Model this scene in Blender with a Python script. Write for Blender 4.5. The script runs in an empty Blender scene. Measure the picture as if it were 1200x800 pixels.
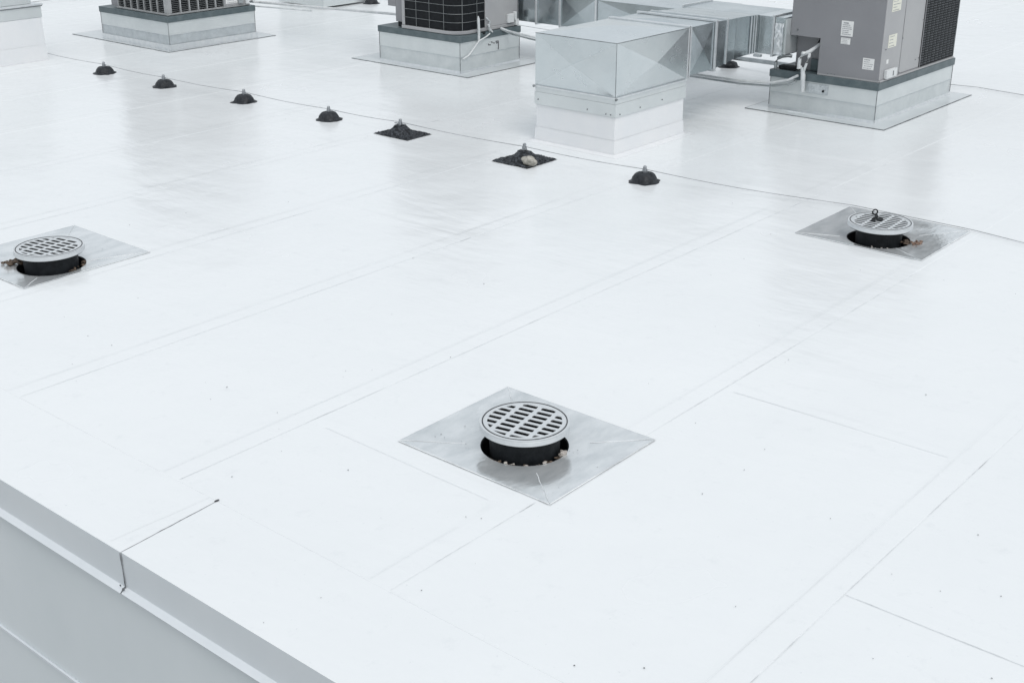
import bpy, bmesh, math, random
from mathutils import Vector, Matrix, noise
random.seed(7)
S = bpy.context.scene
COL = S.collection
R = math.radians

# ------------------------------------------------------------------ camera
cam = bpy.data.cameras.new('camera')
cam.sensor_width = 36.0
cam.lens = 1484.0 / 1200.0 * 36.0
cam.clip_start = 0.05
cam.clip_end = 3000.0
co = bpy.data.objects.new('camera', cam)
COL.objects.link(co)
co.location = (0, 0, 2.2)
co.rotation_euler = (R(90 - 22.74), 0, R(40.4 - 90))
S.camera = co
S.render.resolution_x = 1024
S.render.resolution_y = 682

# ------------------------------------------------------------------ world and sun (bright overcast)
SUN_EL, SUN_AZ = R(55), R(-118)          # azimuth of the sun measured from +X towards +Y
w = bpy.data.worlds.new('World')
S.world = w
w.use_nodes = True
nt = w.node_tree
nt.nodes.clear()
sky = nt.nodes.new('ShaderNodeTexSky')
sky.sky_type = 'NISHITA'
sky.sun_disc = False
sky.sun_elevation = SUN_EL
sky.sun_rotation = R(90) - SUN_AZ
sky.dust_density = 4.0
sky.air_density = 1.0
hs = nt.nodes.new('ShaderNodeHueSaturation')
hs.inputs['Saturation'].default_value = 0.36
hs.inputs['Value'].default_value = 1.0
bg = nt.nodes.new('ShaderNodeBackground')
bg.inputs['Strength'].default_value = 0.15
wo = nt.nodes.new('ShaderNodeOutputWorld')
nt.links.new(sky.outputs[0], hs.inputs['Color'])
cl = nt.nodes.new('ShaderNodeMix')            # even overcast cloud over the clear-sky gradient
cl.data_type = 'RGBA'
cl.inputs[0].default_value = 0.62
cl.inputs[7].default_value = (5.6, 5.95, 6.2, 1)
nt.links.new(hs.outputs[0], cl.inputs[6])
nt.links.new(cl.outputs[2], bg.inputs['Color'])
nt.links.new(bg.outputs[0], wo.inputs['Surface'])
sl = bpy.data.lights.new('sun', 'SUN')
sl.energy = 0.6
sl.angle = R(28)
sl.color = (1.0, 0.985, 0.965)
so = bpy.data.objects.new('sun', sl)
COL.objects.link(so)
sd = Vector((math.cos(SUN_EL) * math.cos(SUN_AZ), math.cos(SUN_EL) * math.sin(SUN_AZ), math.sin(SUN_EL)))
so.rotation_euler = sd.to_track_quat('Z', 'Y').to_euler()
so.location = (0, 0, 20)
S.view_settings.view_transform = 'Standard'
S.view_settings.look = 'None'
S.view_settings.gamma = 1.0
S.view_settings.exposure = 0.09

# ------------------------------------------------------------------ materials
def ramp(nt, fac, stops):
    r = nt.nodes.new('ShaderNodeValToRGB')
    el = r.color_ramp.elements
    el[0].position, el[0].color = stops[0][0], (*stops[0][1], 1)
    el[1].position, el[1].color = stops[-1][0], (*stops[-1][1], 1)
    for p, c in stops[1:-1]:
        e = el.new(p); e.color = (*c, 1)
    nt.links.new(fac, r.inputs[0])
    return r.outputs[0]

def noise_node(nt, vec, scale, detail=4, rough=0.55, stretch=None, rot=0):
    if stretch:
        m = nt.nodes.new('ShaderNodeMapping')
        m.inputs['Scale'].default_value = stretch
        m.inputs['Rotation'].default_value = (0, 0, rot)
        nt.links.new(vec, m.inputs[0]); vec = m.outputs[0]
    n = nt.nodes.new('ShaderNodeTexNoise')
    n.inputs['Scale'].default_value = scale
    n.inputs['Detail'].default_value = detail
    n.inputs['Roughness'].default_value = rough
    nt.links.new(vec, n.inputs['Vector'])
    return n.outputs['Fac']

def mat(name, c0, c1=None, rough=0.5, metal=0.0, scale=6, bump=0.0, bscale=20, rvar=0.0,
        stretch=None, detail=5, lo=0.35, hi=0.65, spec=0.5, world=True, bdist=0.01):
    m = bpy.data.materials.new(name)
    m.use_nodes = True
    nt = m.node_tree
    b = nt.nodes['Principled BSDF']
    c1 = c1 or c0
    tc = nt.nodes.new('ShaderNodeTexCoord')
    if world:
        g = nt.nodes.new('ShaderNodeNewGeometry'); vec = g.outputs['Position']
    else:
        vec = tc.outputs['Object']
    f = noise_node(nt, vec, scale, detail, 0.6, stretch)
    nt.links.new(ramp(nt, f, [(lo, c0), (hi, c1)]), b.inputs['Base Color'])
    b.inputs['Metallic'].default_value = metal
    b.inputs['Roughness'].default_value = rough
    b.inputs['Specular IOR Level'].default_value = spec
    if rvar:
        f2 = noise_node(nt, vec, scale * 1.7, 4, 0.6, stretch)
        mr = nt.nodes.new('ShaderNodeMapRange')
        mr.inputs['From Min'].default_value = 0.3; mr.inputs['From Max'].default_value = 0.7
        mr.inputs['To Min'].default_value = max(0.02, rough - rvar); mr.inputs['To Max'].default_value = rough + rvar
        nt.links.new(f2, mr.inputs[0]); nt.links.new(mr.outputs[0], b.inputs['Roughness'])
    if bump:
        f3 = noise_node(nt, vec, bscale, 4, 0.6, stretch)
        bp = nt.nodes.new('ShaderNodeBump')
        bp.inputs['Strength'].default_value = bump; bp.inputs['Distance'].default_value = bdist
        nt.links.new(f3, bp.inputs['Height']); nt.links.new(bp.outputs[0], b.inputs['Normal'])
    return m

def membrane_material():
    m = bpy.data.materials.new('white_roof_membrane'); m.use_nodes = True
    nt = m.node_tree; b = nt.nodes['Principled BSDF']
    g = nt.nodes.new('ShaderNodeNewGeometry'); vec = g.outputs['Position']
    # colour: almost uniform white, faint cloudy soiling and fine scuffs
    a = noise_node(nt, vec, 0.55, 5, 0.6)
    ca = ramp(nt, a, [(0.3, (0.775, 0.798, 0.808)), (0.7, (0.805, 0.826, 0.834))])
    d = noise_node(nt, vec, 9, 6, 0.75)
    cd = ramp(nt, d, [(0.25, (0.93, 0.935, 0.94)), (0.42, (1, 1, 1))])
    sc = noise_node(nt, vec, 60, 3, 0.6)
    cs = ramp(nt, sc, [(0.24, (0.86, 0.87, 0.88)), (0.31, (1, 1, 1))])
    mx = nt.nodes.new('ShaderNodeMix'); mx.data_type = 'RGBA'; mx.blend_type = 'MULTIPLY'
    mx.inputs[0].default_value = 1.0
    nt.links.new(ca, mx.inputs[6]); nt.links.new(cd, mx.inputs[7])
    mx2 = nt.nodes.new('ShaderNodeMix'); mx2.data_type = 'RGBA'; mx2.blend_type = 'MULTIPLY'
    mx2.inputs[0].default_value = 1.0
    nt.links.new(mx.outputs[2], mx2.inputs[6]); nt.links.new(cs, mx2.inputs[7])
    nt.links.new(mx2.outputs[2], b.inputs['Base Color'])
    r = noise_node(nt, vec, 0.8, 4, 0.6)
    mr = nt.nodes.new('ShaderNodeMapRange')
    mr.inputs['From Min'].default_value = 0.3; mr.inputs['From Max'].default_value = 0.7
    mr.inputs['To Min'].default_value = 0.15; mr.inputs['To Max'].default_value = 0.29
    nt.links.new(r, mr.inputs[0]); nt.links.new(mr.outputs[0], b.inputs['Roughness'])
    b.inputs['Specular IOR Level'].default_value = 0.5
    # relief: slow waves of the sheet, wrinkles across it, fine grain
    w1 = noise_node(nt, vec, 1.6, 3, 0.5)
    w2 = noise_node(nt, vec, 3.2, 4, 0.55, (1.0, 0.35, 1), R(8))
    w3 = noise_node(nt, vec, 16, 3, 0.5, (1.0, 0.5, 1), R(-15))
    prev = None
    for f, st, di in ((w1, 0.5, 0.020), (w2, 0.6, 0.015), (w3, 0.45, 0.0022)):
        bp = nt.nodes.new('ShaderNodeBump')
        bp.inputs['Strength'].default_value = st; bp.inputs['Distance'].default_value = di
        nt.links.new(f, bp.inputs['Height'])
        if prev: nt.links.new(prev, bp.inputs['Normal'])
        prev = bp.outputs[0]
    nt.links.new(prev, b.inputs['Normal'])
    return m

M = {}
M['membrane'] = membrane_material()
M['wrap'] = mat('white_membrane_wrap', (0.74, 0.76, 0.78), (0.79, 0.80, 0.81), 0.35, scale=2.5, bump=0.15, bscale=3, bdist=0.01)
M['lap_dirt'] = mat('lap_sealant', (0.50, 0.52, 0.535), (0.785, 0.805, 0.815), 0.5, scale=7, lo=0.36, hi=0.55, detail=12)
M['lap_faint'] = mat('lap_sealant_pale', (0.68, 0.70, 0.71), (0.79, 0.81, 0.82), 0.4, scale=4, lo=0.3, hi=0.50, detail=8)
M['dark_joint'] = mat('dark_joint_filler', (0.03, 0.032, 0.035), (0.30, 0.31, 0.33), 0.7, scale=25, lo=0.4, hi=0.6)
M['fascia'] = mat('grey_coated_fascia', (0.655, 0.70, 0.73), (0.695, 0.735, 0.76), 0.42, scale=2, bump=0.12, bscale=4, bdist=0.006, detail=8)
M['wall'] = mat('grey_coated_wall_panel', (0.67, 0.72, 0.74), (0.71, 0.755, 0.775), 0.5, scale=1.5, bump=0.1, bscale=3, bdist=0.006, detail=8)
M['lip'] = mat('pale_coated_drip_edge', (0.66, 0.70, 0.73), (0.70, 0.735, 0.765), 0.4, scale=5)
M['galv'] = mat('galvanised_steel', (0.63, 0.668, 0.675), (0.70, 0.735, 0.738), 0.38, 0.48, scale=5, bump=0.12, bscale=3, rvar=0.05, lo=0.3, hi=0.7, bdist=0.01, detail=10)
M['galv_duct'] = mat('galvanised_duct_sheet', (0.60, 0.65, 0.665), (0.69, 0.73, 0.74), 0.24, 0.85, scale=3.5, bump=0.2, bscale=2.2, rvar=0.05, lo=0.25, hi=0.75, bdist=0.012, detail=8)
M['galv_bright'] = mat('bright_galvanised_edge', (0.68, 0.71, 0.73), (0.78, 0.80, 0.81), 0.32, 0.7, scale=20)
M['galv_dark'] = mat('galvanised_duct_dark_reflection', (0.44, 0.49, 0.51), (0.55, 0.60, 0.62), 0.22, 0.94, scale=3, bump=0.2, bscale=2.5, rvar=0.06, lo=0.25, hi=0.75, bdist=0.012, detail=8)  # base colour darkened to stand in for dark reflections on the trunk faces
M['galv_old'] = mat('matt_galvanised_steel', (0.59, 0.628, 0.636), (0.675, 0.71, 0.715), 0.38, 0.48, scale=9, bump=0.12, bscale=14, bdist=0.003, detail=10)
M['galv_stain'] = mat('weathered_galvanised_steel', (0.47, 0.51, 0.53), (0.60, 0.64, 0.66), 0.42, 0.5, scale=16, bump=0.1, bscale=40, bdist=0.003, detail=8, lo=0.3, hi=0.7)
M['flash'] = mat('wet_metal_drain_flashing', (0.60, 0.635, 0.65), (0.78, 0.805, 0.815), 0.16, 0.55, scale=6, bump=0.35, bscale=11, rvar=0.08, lo=0.3, hi=0.62, bdist=0.004, stretch=(1, 2.2, 1), detail=12)
M['flange'] = mat('flat_curb_flange', (0.60, 0.635, 0.65), (0.68, 0.71, 0.72), 0.3, 0.25, scale=4, detail=6)
M['edge_dark'] = mat('dark_sheet_edge', (0.07, 0.08, 0.085), (0.22, 0.24, 0.25), 0.6, scale=20)
M['cast'] = mat('cast_aluminium', (0.60, 0.63, 0.65), (0.66, 0.685, 0.70), 0.42, 0.25, scale=30, bump=0.15, bscale=140, bdist=0.001, world=False)
M['slotdark'] = mat('dark_groove', (0.02, 0.022, 0.025), None, 0.6)
M['castblack'] = mat('black_cast_iron', (0.006, 0.008, 0.010), (0.016, 0.019, 0.022), 0.6, 0.0, scale=25, bump=0.4, bscale=60, bdist=0.004, world=False, spec=0.25)
M['bitumen'] = mat('black_bitumen', (0.006, 0.008, 0.011), (0.026, 0.030, 0.036), 0.45, scale=45, bump=0.9, bscale=55, bdist=0.008, world=False, detail=8, spec=0.4)
M['crumb'] = mat('black_tar_grit', (0.008, 0.010, 0.013), (0.085, 0.095, 0.108), 0.6, scale=60, bump=0.8, bscale=90, bdist=0.01, world=False, detail=8, lo=0.45, hi=0.68, spec=0.3)
M['clip'] = mat('zinc_clamp', (0.16, 0.17, 0.18), (0.42, 0.44, 0.46), 0.3, 0.8, scale=60, world=False)
M['cable'] = mat('weathered_cable', (0.26, 0.27, 0.28), (0.44, 0.45, 0.46), 0.5, 0.4, scale=12)
M['cap'] = mat('slate_grey_curb_cap', (0.075, 0.105, 0.115), (0.115, 0.145, 0.155), 0.45, scale=12, bump=0.1, bscale=40, bdist=0.003)
M['paint'] = mat('grey_unit_paint', (0.235, 0.238, 0.252), (0.255, 0.258, 0.272), 0.42, scale=3, bump=0.08, bscale=90, bdist=0.0015)
M['paint_pale'] = mat('pale_grey_unit_paint', (0.36, 0.365, 0.375), (0.40, 0.405, 0.41), 0.45, scale=3, bump=0.05, bscale=90, bdist=0.0015)
M['coil'] = mat('black_coil', (0.004, 0.0055, 0.007), (0.010, 0.012, 0.015), 0.6, scale=30, spec=0.25)
M['louvre'] = mat('dark_coil_louvre', (0.035, 0.04, 0.044), (0.085, 0.093, 0.10), 0.4, 0.3, scale=40)
M['louvre_grey'] = mat('grey_coil_louvre', (0.24, 0.255, 0.26), (0.42, 0.44, 0.445), 0.45, 0.3, scale=30)
M['mullion'] = mat('grey_guard_mullion', (0.30, 0.31, 0.315), (0.38, 0.39, 0.395), 0.45, scale=8)
M['wire'] = mat('grey_guard_wire', (0.24, 0.26, 0.265), (0.32, 0.34, 0.345), 0.4, 0.3, scale=20)
M['plastic'] = mat('pale_electrical_box', (0.62, 0.64, 0.65), (0.70, 0.72, 0.72), 0.45, scale=15)
M['pipe'] = mat('pale_pipe_wrap', (0.52, 0.55, 0.56), (0.66, 0.68, 0.69), 0.5, scale=18, bump=0.3, bscale=35, bdist=0.004)
M['conduit'] = mat('grey_conduit', (0.36, 0.39, 0.40), (0.52, 0.55, 0.56), 0.35, 0.6, scale=8)
M['paper'] = mat('sticker_paper', (0.72, 0.73, 0.72), (0.78, 0.785, 0.775), 0.5, scale=30)
M['ink'] = mat('sticker_print', (0.22, 0.23, 0.25), (0.42, 0.43, 0.45), 0.6, scale=60)
M['yellow'] = mat('yellowed_sticker', (0.70, 0.70, 0.60), (0.74, 0.74, 0.66), 0.5, scale=30)
M['marker'] = mat('marker_ink', (0.03, 0.03, 0.035), (0.08, 0.08, 0.09), 0.6, scale=40)
M['stone'] = mat('pale_stone', (0.24, 0.235, 0.20), (0.48, 0.46, 0.42), 0.8, scale=30, bump=0.6, bscale=50, bdist=0.006, world=False)
M['leaf'] = mat('dry_leaves', (0.035, 0.027, 0.02), (0.20, 0.145, 0.105), 0.8, scale=60, world=False)
M['rust'] = mat('rusty_leaf_litter', (0.09, 0.055, 0.04), (0.36, 0.24, 0.18), 0.8, scale=60, world=False)
M['shell'] = mat('pale_grit', (0.38, 0.35, 0.32), (0.62, 0.58, 0.54), 0.7, scale=40, world=False)
M['speck'] = mat('dark_specks', (0.10, 0.11, 0.11), (0.32, 0.33, 0.33), 0.8, scale=40)
M['ground'] = mat('concrete_ground', (0.26, 0.265, 0.265), (0.34, 0.34, 0.335), 0.85, scale=0.3)
M['added_woodland'] = mat('added_woodland', (0.035, 0.05, 0.03), (0.08, 0.095, 0.06), 0.9, scale=0.05)
M['crease'] = mat('solder_crease', (0.60, 0.64, 0.66), (0.72, 0.75, 0.76), 0.3, 0.4, scale=30)
M['smudge'] = mat('tar_smear', (0.10, 0.11, 0.115), (0.30, 0.32, 0.33), 0.6, scale=60)

# ------------------------------------------------------------------ helpers
ORG = {}
def tag(o, label=None, cat=None, group=None, kind=None):
    if label: o['label'] = label
    if cat: o['category'] = cat
    if group: o['group'] = group
    if kind: o['kind'] = kind
    return o

def thing(name, loc, label, cat, group=None, kind=None):
    o = bpy.data.objects.new(name, None)
    o.empty_display_size = 0.1
    COL.objects.link(o)
    o.location = loc
    ORG[o.name] = Vector(loc)
    return tag(o, label, cat, group, kind)

class MB:
    def __init__(s):
        s.v = []; s.f = []; s.sm = False
    def add(s, vs, fs):
        n = len(s.v)
        s.v += [Vector(v) for v in vs]
        s.f += [[i + n for i in f] for f in fs]
        return s
    def box(s, x0, x1, y0, y1, z0, z1, top=True, bottom=True):
        vs = [(x0, y0, z0), (x1, y0, z0), (x1, y1, z0), (x0, y1, z0), (x0, y0, z1), (x1, y0, z1), (x1, y1, z1), (x0, y1, z1)]
        fs = [(0, 1, 5, 4), (1, 2, 6, 5), (2, 3, 7, 6), (3, 0, 4, 7)]
        if bottom: fs.append((3, 2, 1, 0))
        if top: fs.append((4, 5, 6, 7))
        return s.add(vs, fs)
    def prism(s, poly, z0, z1, top=True, bottom=True):
        n = len(poly)
        vs = [(x, y, z0) for x, y in poly] + [(x, y, z1) for x, y in poly]
        fs = [(i, (i + 1) % n, (i + 1) % n + n, i + n) for i in range(n)]
        if top: fs.append(tuple(range(n, 2 * n)))
        if bottom: fs.append(tuple(reversed(range(n))))
        return s.add(vs, fs)
    def tube(s, pts, r, seg=8, caps=True):
        pts = [Vector(p) for p in pts]
        rings = []
        up = Vector((0, 0, 1))
        for i, p in enumerate(pts):
            a = pts[max(0, i - 1)]; b = pts[min(len(pts) - 1, i + 1)]
            d = (b - a).normalized()
            ref = up if abs(d.z) < 0.9 else Vector((1, 0, 0))
            u = d.cross(ref).normalized(); v = u.cross(d).normalized()
            rr = r[i] if isinstance(r, (list, tuple)) else r
            rings.append([p + (u * math.cos(t) + v * math.sin(t)) * rr for t in [2 * math.pi * k / seg for k in range(seg)]])
        vs = [q for ring in rings for q in ring]
        fs = []
        for i in range(len(pts) - 1):
            for k in range(seg):
                k2 = (k + 1) % seg
                fs.append((i * seg + k, i * seg + k2, (i + 1) * seg + k2, (i + 1) * seg + k))
        if caps:
            fs.append(tuple(reversed(range(seg)))); fs.append(tuple(range((len(pts) - 1) * seg, len(pts) * seg)))
        s.add(vs, fs); s.sm = True
        return s
    def lathe(s, prof, seg=48, c=(0, 0, 0), closed=False, fn=None):
        vs = []
        for r, z in prof:
            for k in range(seg):
                t = 2 * math.pi * k / seg
                p = Vector((c[0] + r * math.cos(t), c[1] + r * math.sin(t), c[2] + z))
                if fn: p = fn(p, t)
                vs.append(p)
        fs = []
        n = len(prof)
        for i in range(n if closed else n - 1):
            j = (i + 1) % n
            for k in range(seg):
                k2 = (k + 1) % seg
                fs.append((i * seg + k, i * seg + k2, j * seg + k2, j * seg + k))
        s.add(vs, fs); s.sm = True
        return s
    def disc(s, r, z, seg=48, c=(0, 0)):
        return s.add([(c[0] + r * math.cos(2 * math.pi * k / seg), c[1] + r * math.sin(2 * math.pi * k / seg), z) for k in range(seg)], [tuple(range(seg))])
    def chunk(s, c, r, sx=1, sy=1, sz=1, seed=0):
        rnd = random.Random(seed)
        bm = bmesh.new(); bmesh.ops.create_icosphere(bm, subdivisions=1, radius=r)
        base = len(s.v)
        for v in bm.verts:
            k = rnd.uniform(0.7, 1.25)
            s.v.append(Vector((c[0] + v.co.x * k * sx, c[1] + v.co.y * k * sy, c[2] + v.co.z * k * sz)))
        for f in bm.faces: s.f.append([v.index + base for v in f.verts])
        bm.free()
        return s
    def build(s, name, m, parent=None, bevel=0, label=None, kind=None, angle=35, seg=2, smooth=None):
        o0 = Vector((0, 0, 0))
        if parent is not None:
            o0 = ORG[parent.name]
        me = bpy.data.meshes.new(name)
        me.from_pydata([v - o0 for v in s.v], [], s.f)
        me.materials.append(M[m])
        bm = bmesh.new(); bm.from_mesh(me)
        bmesh.ops.recalc_face_normals(bm, faces=bm.faces)
        bm.to_mesh(me); bm.free()
        sm = s.sm if smooth is None else smooth
        if sm or bevel:
            for p in me.polygons: p.use_smooth = True
            me.set_sharp_from_angle(angle=R(angle))
        o = bpy.data.objects.new(name, me)
        COL.objects.link(o)
        ORG[o.name] = o0
        if parent is not None: o.parent = parent
        if bevel:
            b = o.modifiers.new('bevel', 'BEVEL'); b.width = bevel; b.segments = seg; b.limit_method = 'ANGLE'; b.harden_normals = True
        if label: o['label'] = label
        if kind: o['kind'] = kind
        return o

def recenter(o):
    """move a top-level mesh object's origin to its base centre"""
    me = o.data
    xs = [v.co.x for v in me.vertices]; ys = [v.co.y for v in me.vertices]; zs = [v.co.z for v in me.vertices]
    c = Vector(((min(xs) + max(xs)) / 2, (min(ys) + max(ys)) / 2, min(zs)))
    me.transform(Matrix.Translation(-c)); o.location = o.location + c
    ORG[o.name] = c
    return o

def copy_tree(o, parent=None):
    c = o.copy(); COL.objects.link(c)
    if parent is not None: c.parent = parent
    for ch in list(o.children): copy_tree(ch, c)
    return c

# ------------------------------------------------------------------ ground and the roof sheets
gm = MB(); gm.add([(-1500, -1500, -6), (1500, -1500, -6), (1500, 1500, -6), (-1500, 1500, -6)], [(0, 1, 2, 3)])
tag(gm.build('ground', 'ground'), kind='structure')

# unseen wooded rise added behind the camera to put dark into the metal reflections
hm = MB(); N = 90
for i in range(N + 1):
    a = R(120 + 190 * i / N); rr = 260
    h = 20 + 9 * noise.noise(Vector((i * 0.11, 0.3, 0))) + 3 * noise.noise(Vector((i * 0.7, 4, 0)))
    e = min(1, i / 8, (N - i) / 8)
    for q, (d_, z_) in enumerate(((0, -6.0), (18, -6 + h * 0.75 * e), (50, -6 + h * e), (140, -6.0))):
        hm.v.append(Vector(((rr + d_) * math.cos(a), (rr + d_) * math.sin(a), z_)))
for i in range(N):
    for q in range(3):
        hm.f.append([i * 4 + q, (i + 1) * 4 + q, (i + 1) * 4 + q + 1, i * 4 + q + 1])
tag(hm.build('added_hills', 'added_woodland'), kind='structure')

EDGE = 1.845
DR = [  # flashing rectangle x0 x1 y0 y1, hole centre, grate centre, rotation
    dict(r=(2.975, 3.610, 2.362, 3.094), c=(3.272, 2.722), R=0.170, rot=12, nk=0.78),
    dict(r=(6.235, 6.905, 2.463, 3.207), c=(6.468, 2.815), R=0.176, rot=3, nk=0.71),
    dict(r=(2.935, 3.673, 5.690, 6.424), c=(3.232, 5.935), R=0.178, rot=12, nk=0.77)]
HOLES = [(d['r'][0] + 0.012, d['r'][1] - 0.012, d['r'][2] + 0.012, d['r'][3] - 0.012) for d in DR]
XFAR, YNEG, YFAR = 34.0, -26.0, 38.0
roof = thing('roof', (EDGE, 0, 0), None, None, kind='structure')
P0, PITCH, LAP = 1.340, 1.069, 0.085
STEP = 0.0011

def sheet_mesh(x0, x1, y0, y1, lapx=False):
    """one membrane sheet: its low-Y edge (and optionally low-X edge) lies proud over its neighbour"""
    ys = {y0, y0 + 0.006, y0 + LAP, y0 + LAP + 0.03, y1}
    xs = {x0, x1}
    if lapx: xs |= {x0 + 0.004, x0 + 0.06, x0 + 0.09}
    for h in HOLES:
        for q in (h[2], h[3]):
            if y0 < q < y1: ys.add(q)
        for q in (h[0], h[1]):
            if x0 < q < x1: xs.add(q)
    xs = sorted(xs); ys = sorted(ys)
    def z(x, y):
        def lapf(t, a, b):
            if t <= 0.006: return t / 0.006
            if t < a: return 1.0
            if t < b: return 1 - (t - a) / (b - a)
            return 0.0
        k = lapf(y - y0, LAP, LAP + 0.03)
        if lapx: k = max(k, lapf(x - x0, 0.06, 0.09))
        return STEP * k
    mb = MB(); idx = {}
    for i, x in enumerate(xs):
        for j, y in enumerate(ys):
            idx[i, j] = len(mb.v); mb.v.append(Vector((x, y, z(x, y))))
    for i in range(len(xs) - 1):
        for j in range(len(ys) - 1):
            cx, cy = (xs[i] + xs[i + 1]) / 2, (ys[j] + ys[j + 1]) / 2
            if any(h[0] < cx < h[1] and h[2] < cy < h[3] for h in HOLES): continue
            mb.f.append([idx[i, j], idx[i + 1, j], idx[i + 1, j + 1], idx[i, j + 1]])
    return mb

END_LAPS = {-1: [3.14], 0: [4.18], 1: [2.87], 2: [7.9], 3: [4.9], 4: [9.6], 5: [6.9], -2: [5.6], 6: [11.2], 7: [9.1]}
X_IN = EDGE + 0.392
k = math.ceil((YNEG - P0) / PITCH)
kmax = int((YFAR - P0) / PITCH)
proto_sheet = None
for i in range(k, kmax):
    y0 = P0 + i * PITCH; y1 = y0 + PITCH
    hit = any(not (h[3] < y0 or h[2] > y1) for h in HOLES)
    if i in END_LAPS:
        xe = END_LAPS[i][0]
        a = sheet_mesh(X_IN, xe, y0, y1).build('membrane_sheet', 'membrane', roof)
        b = sheet_mesh(xe, XFAR, y0, y1, True).build('membrane_sheet', 'membrane', roof)
    elif hit:
        sheet_mesh(X_IN, XFAR, y0, y1).build('membrane_sheet', 'membrane', roof)
    elif proto_sheet is None:
        proto_sheet = sheet_mesh(X_IN, XFAR, y0, y1).build('membrane_sheet', 'membrane', roof); py0 = y0
    else:
        c = proto_sheet.copy(); COL.objects.link(c); c.location = (0, y0 - py0, 0)
YLO, YHI = P0 + k * PITCH, P0 + kmax * PITCH
# strips that run along the roof edge, meeting at a joint
JOINT = 3.222
def edge_strip(y0, y1, g0, g1):
    """g0, g1: how far each end is skewed along the edge by the time it reaches the inner side"""
    xi = X_IN + 0.010
    mb = MB()
    mb.add([(EDGE, y0, 0.0018), (xi, y0 + g0, 0.0018), (xi + 0.004, y0 + g0, 0.0), (xi + 0.004, y1 + g1, 0.0), (xi, y1 + g1, 0.0018), (EDGE, y1, 0.0018)],
           [(0, 1, 4, 5), (1, 2, 3, 4)])
    return mb
edge_strip(YLO, JOINT - 0.0012, 0, 0.03).build('edge_strip', 'membrane', roof)
edge_strip(JOINT + 0.0012, YHI, 0.03, 0).build('edge_strip', 'membrane', roof)

def wiggly(pts, w, z, m, name='lap_seam', parent=roof, step=0.25, jit=0.0012, taper=True):
    """thin line of dirt and sealant lying along a lap edge"""
    mb = MB(); out = []
    for (a, b) in zip(pts[:-1], pts[1:]):
        a = Vector(a); b = Vector(b); n = max(2, int((b - a).length / step))
        for q in range(n): out.append(a.lerp(b, q / n))
    out.append(Vector(pts[-1]))
    vs = []
    for i, p in enumerate(out):
        a = out[max(0, i - 1)]; b = out[min(len(out) - 1, i + 1)]
        d = (b - a).normalized(); nrm = Vector((-d.y, d.x))
        ww = w * (0.6 + 0.8 * noise.noise(Vector((p.x * 3.1, p.y * 3.1, 2.0)))) if taper else w
        ww = max(w * 0.15, ww)
        off = nrm * random.uniform(-jit, jit)
        vs += [(*(p + off + nrm * ww / 2), z), (*(p + off - nrm * ww / 2), z)]
    fs = [(2 * i, 2 * i + 1, 2 * i + 3, 2 * i + 2) for i in range(len(out) - 1)]
    mb.add(vs, fs)
    return mb.build(name, m, parent)

ZL = STEP + 0.0012
def yk(i): return P0 + i * PITCH
for i, x1 in ((-1, 7), (0, 5.2), (1, 2.96), (2, 7.2), (3, 6.6), (4, 7.5), (5, 9), (6, 10)):
    wiggly([(X_IN + 0.02, yk(i)), (x1, yk(i))], 0.0034 if i in (0, 1, 2) else 0.0036, ZL, 'lap_dirt' if i in (0, 1, 2) else 'lap_faint')
    wiggly([(X_IN + 0.02, yk(i) + LAP + 0.01), (x1 * 0.9, yk(i) + LAP + 0.01)], 0.0028, ZL, 'lap_faint')
wiggly([(3.62, yk(1)), (6.0, yk(1))], 0.0042, ZL, 'lap_dirt')
wiggly([(3.62, yk(1) + 0.09), (6.0, yk(1) + 0.09)], 0.003, ZL, 'lap_faint')
wiggly([(3.136, 1.335), (3.141, 0.35)], 0.0045, ZL, 'lap_dirt')
wiggly([(4.178, 2.36), (4.195, 1.46)], 0.0045, ZL, 'lap_faint')
wiggly([(2.872, 3.39), (2.864, 2.54)], 0.0036, ZL, 'lap_faint')
wiggly([(EDGE + 0.003, JOINT), (X_IN + 0.012, JOINT + 0.03)], 0.0042, 0.0024, 'dark_joint', step=0.04)
wiggly([(EDGE + 0.02, JOINT + 0.085), (X_IN + 0.008, JOINT + 0.07)], 0.003, 0.0024, 'lap_faint', step=0.04)
MB().chunk((X_IN + 0.012, JOINT + 0.03, 0.004), 0.006, 1.6, 0.8, 0.4, 5).build('seam_end_dab', 'marker', roof)

# ------------------------------------------------------------------ facade below the roof edge
trim = thing('roof_edge_trim', (EDGE, JOINT, -0.17), 'grey metal edge trim with dark vertical joint wrapped along the roof edge', 'edge trim')
for (a, b) in ((YLO, JOINT - 0.002), (JOINT + 0.002, YHI)):
    o_ = 0.0 if a == YLO else 0.0015
    MB().add([(EDGE - o_, a, 0.0018), (EDGE - o_, b, 0.0018), (EDGE - o_, b, -0.128), (EDGE - o_, a, -0.128),
              (EDGE + 0.03, a, -0.002), (EDGE + 0.03, b, -0.002), (EDGE + 0.03, b, -0.128), (EDGE + 0.03, a, -0.128)],
             [(0, 1, 2, 3), (0, 4, 5, 1), (0, 3, 7, 4), (1, 5, 6, 2)]).build('fascia_panel', 'fascia', trim)
    MB().add([(EDGE - o_, a, -0.128), (EDGE - o_, b, -0.128), (EDGE - 0.020 - o_, b, -0.144), (EDGE - 0.020 - o_, a, -0.144),
              (EDGE - 0.017, a, -0.150), (EDGE - 0.017, b, -0.150), (EDGE + 0.01, b, -0.140), (EDGE + 0.01, a, -0.140)],
             [(0, 1, 2, 3), (3, 2, 5, 4), (4, 5, 6, 7)]).build('drip_edge', 'lip', trim)
wj = MB()
vs = []
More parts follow.
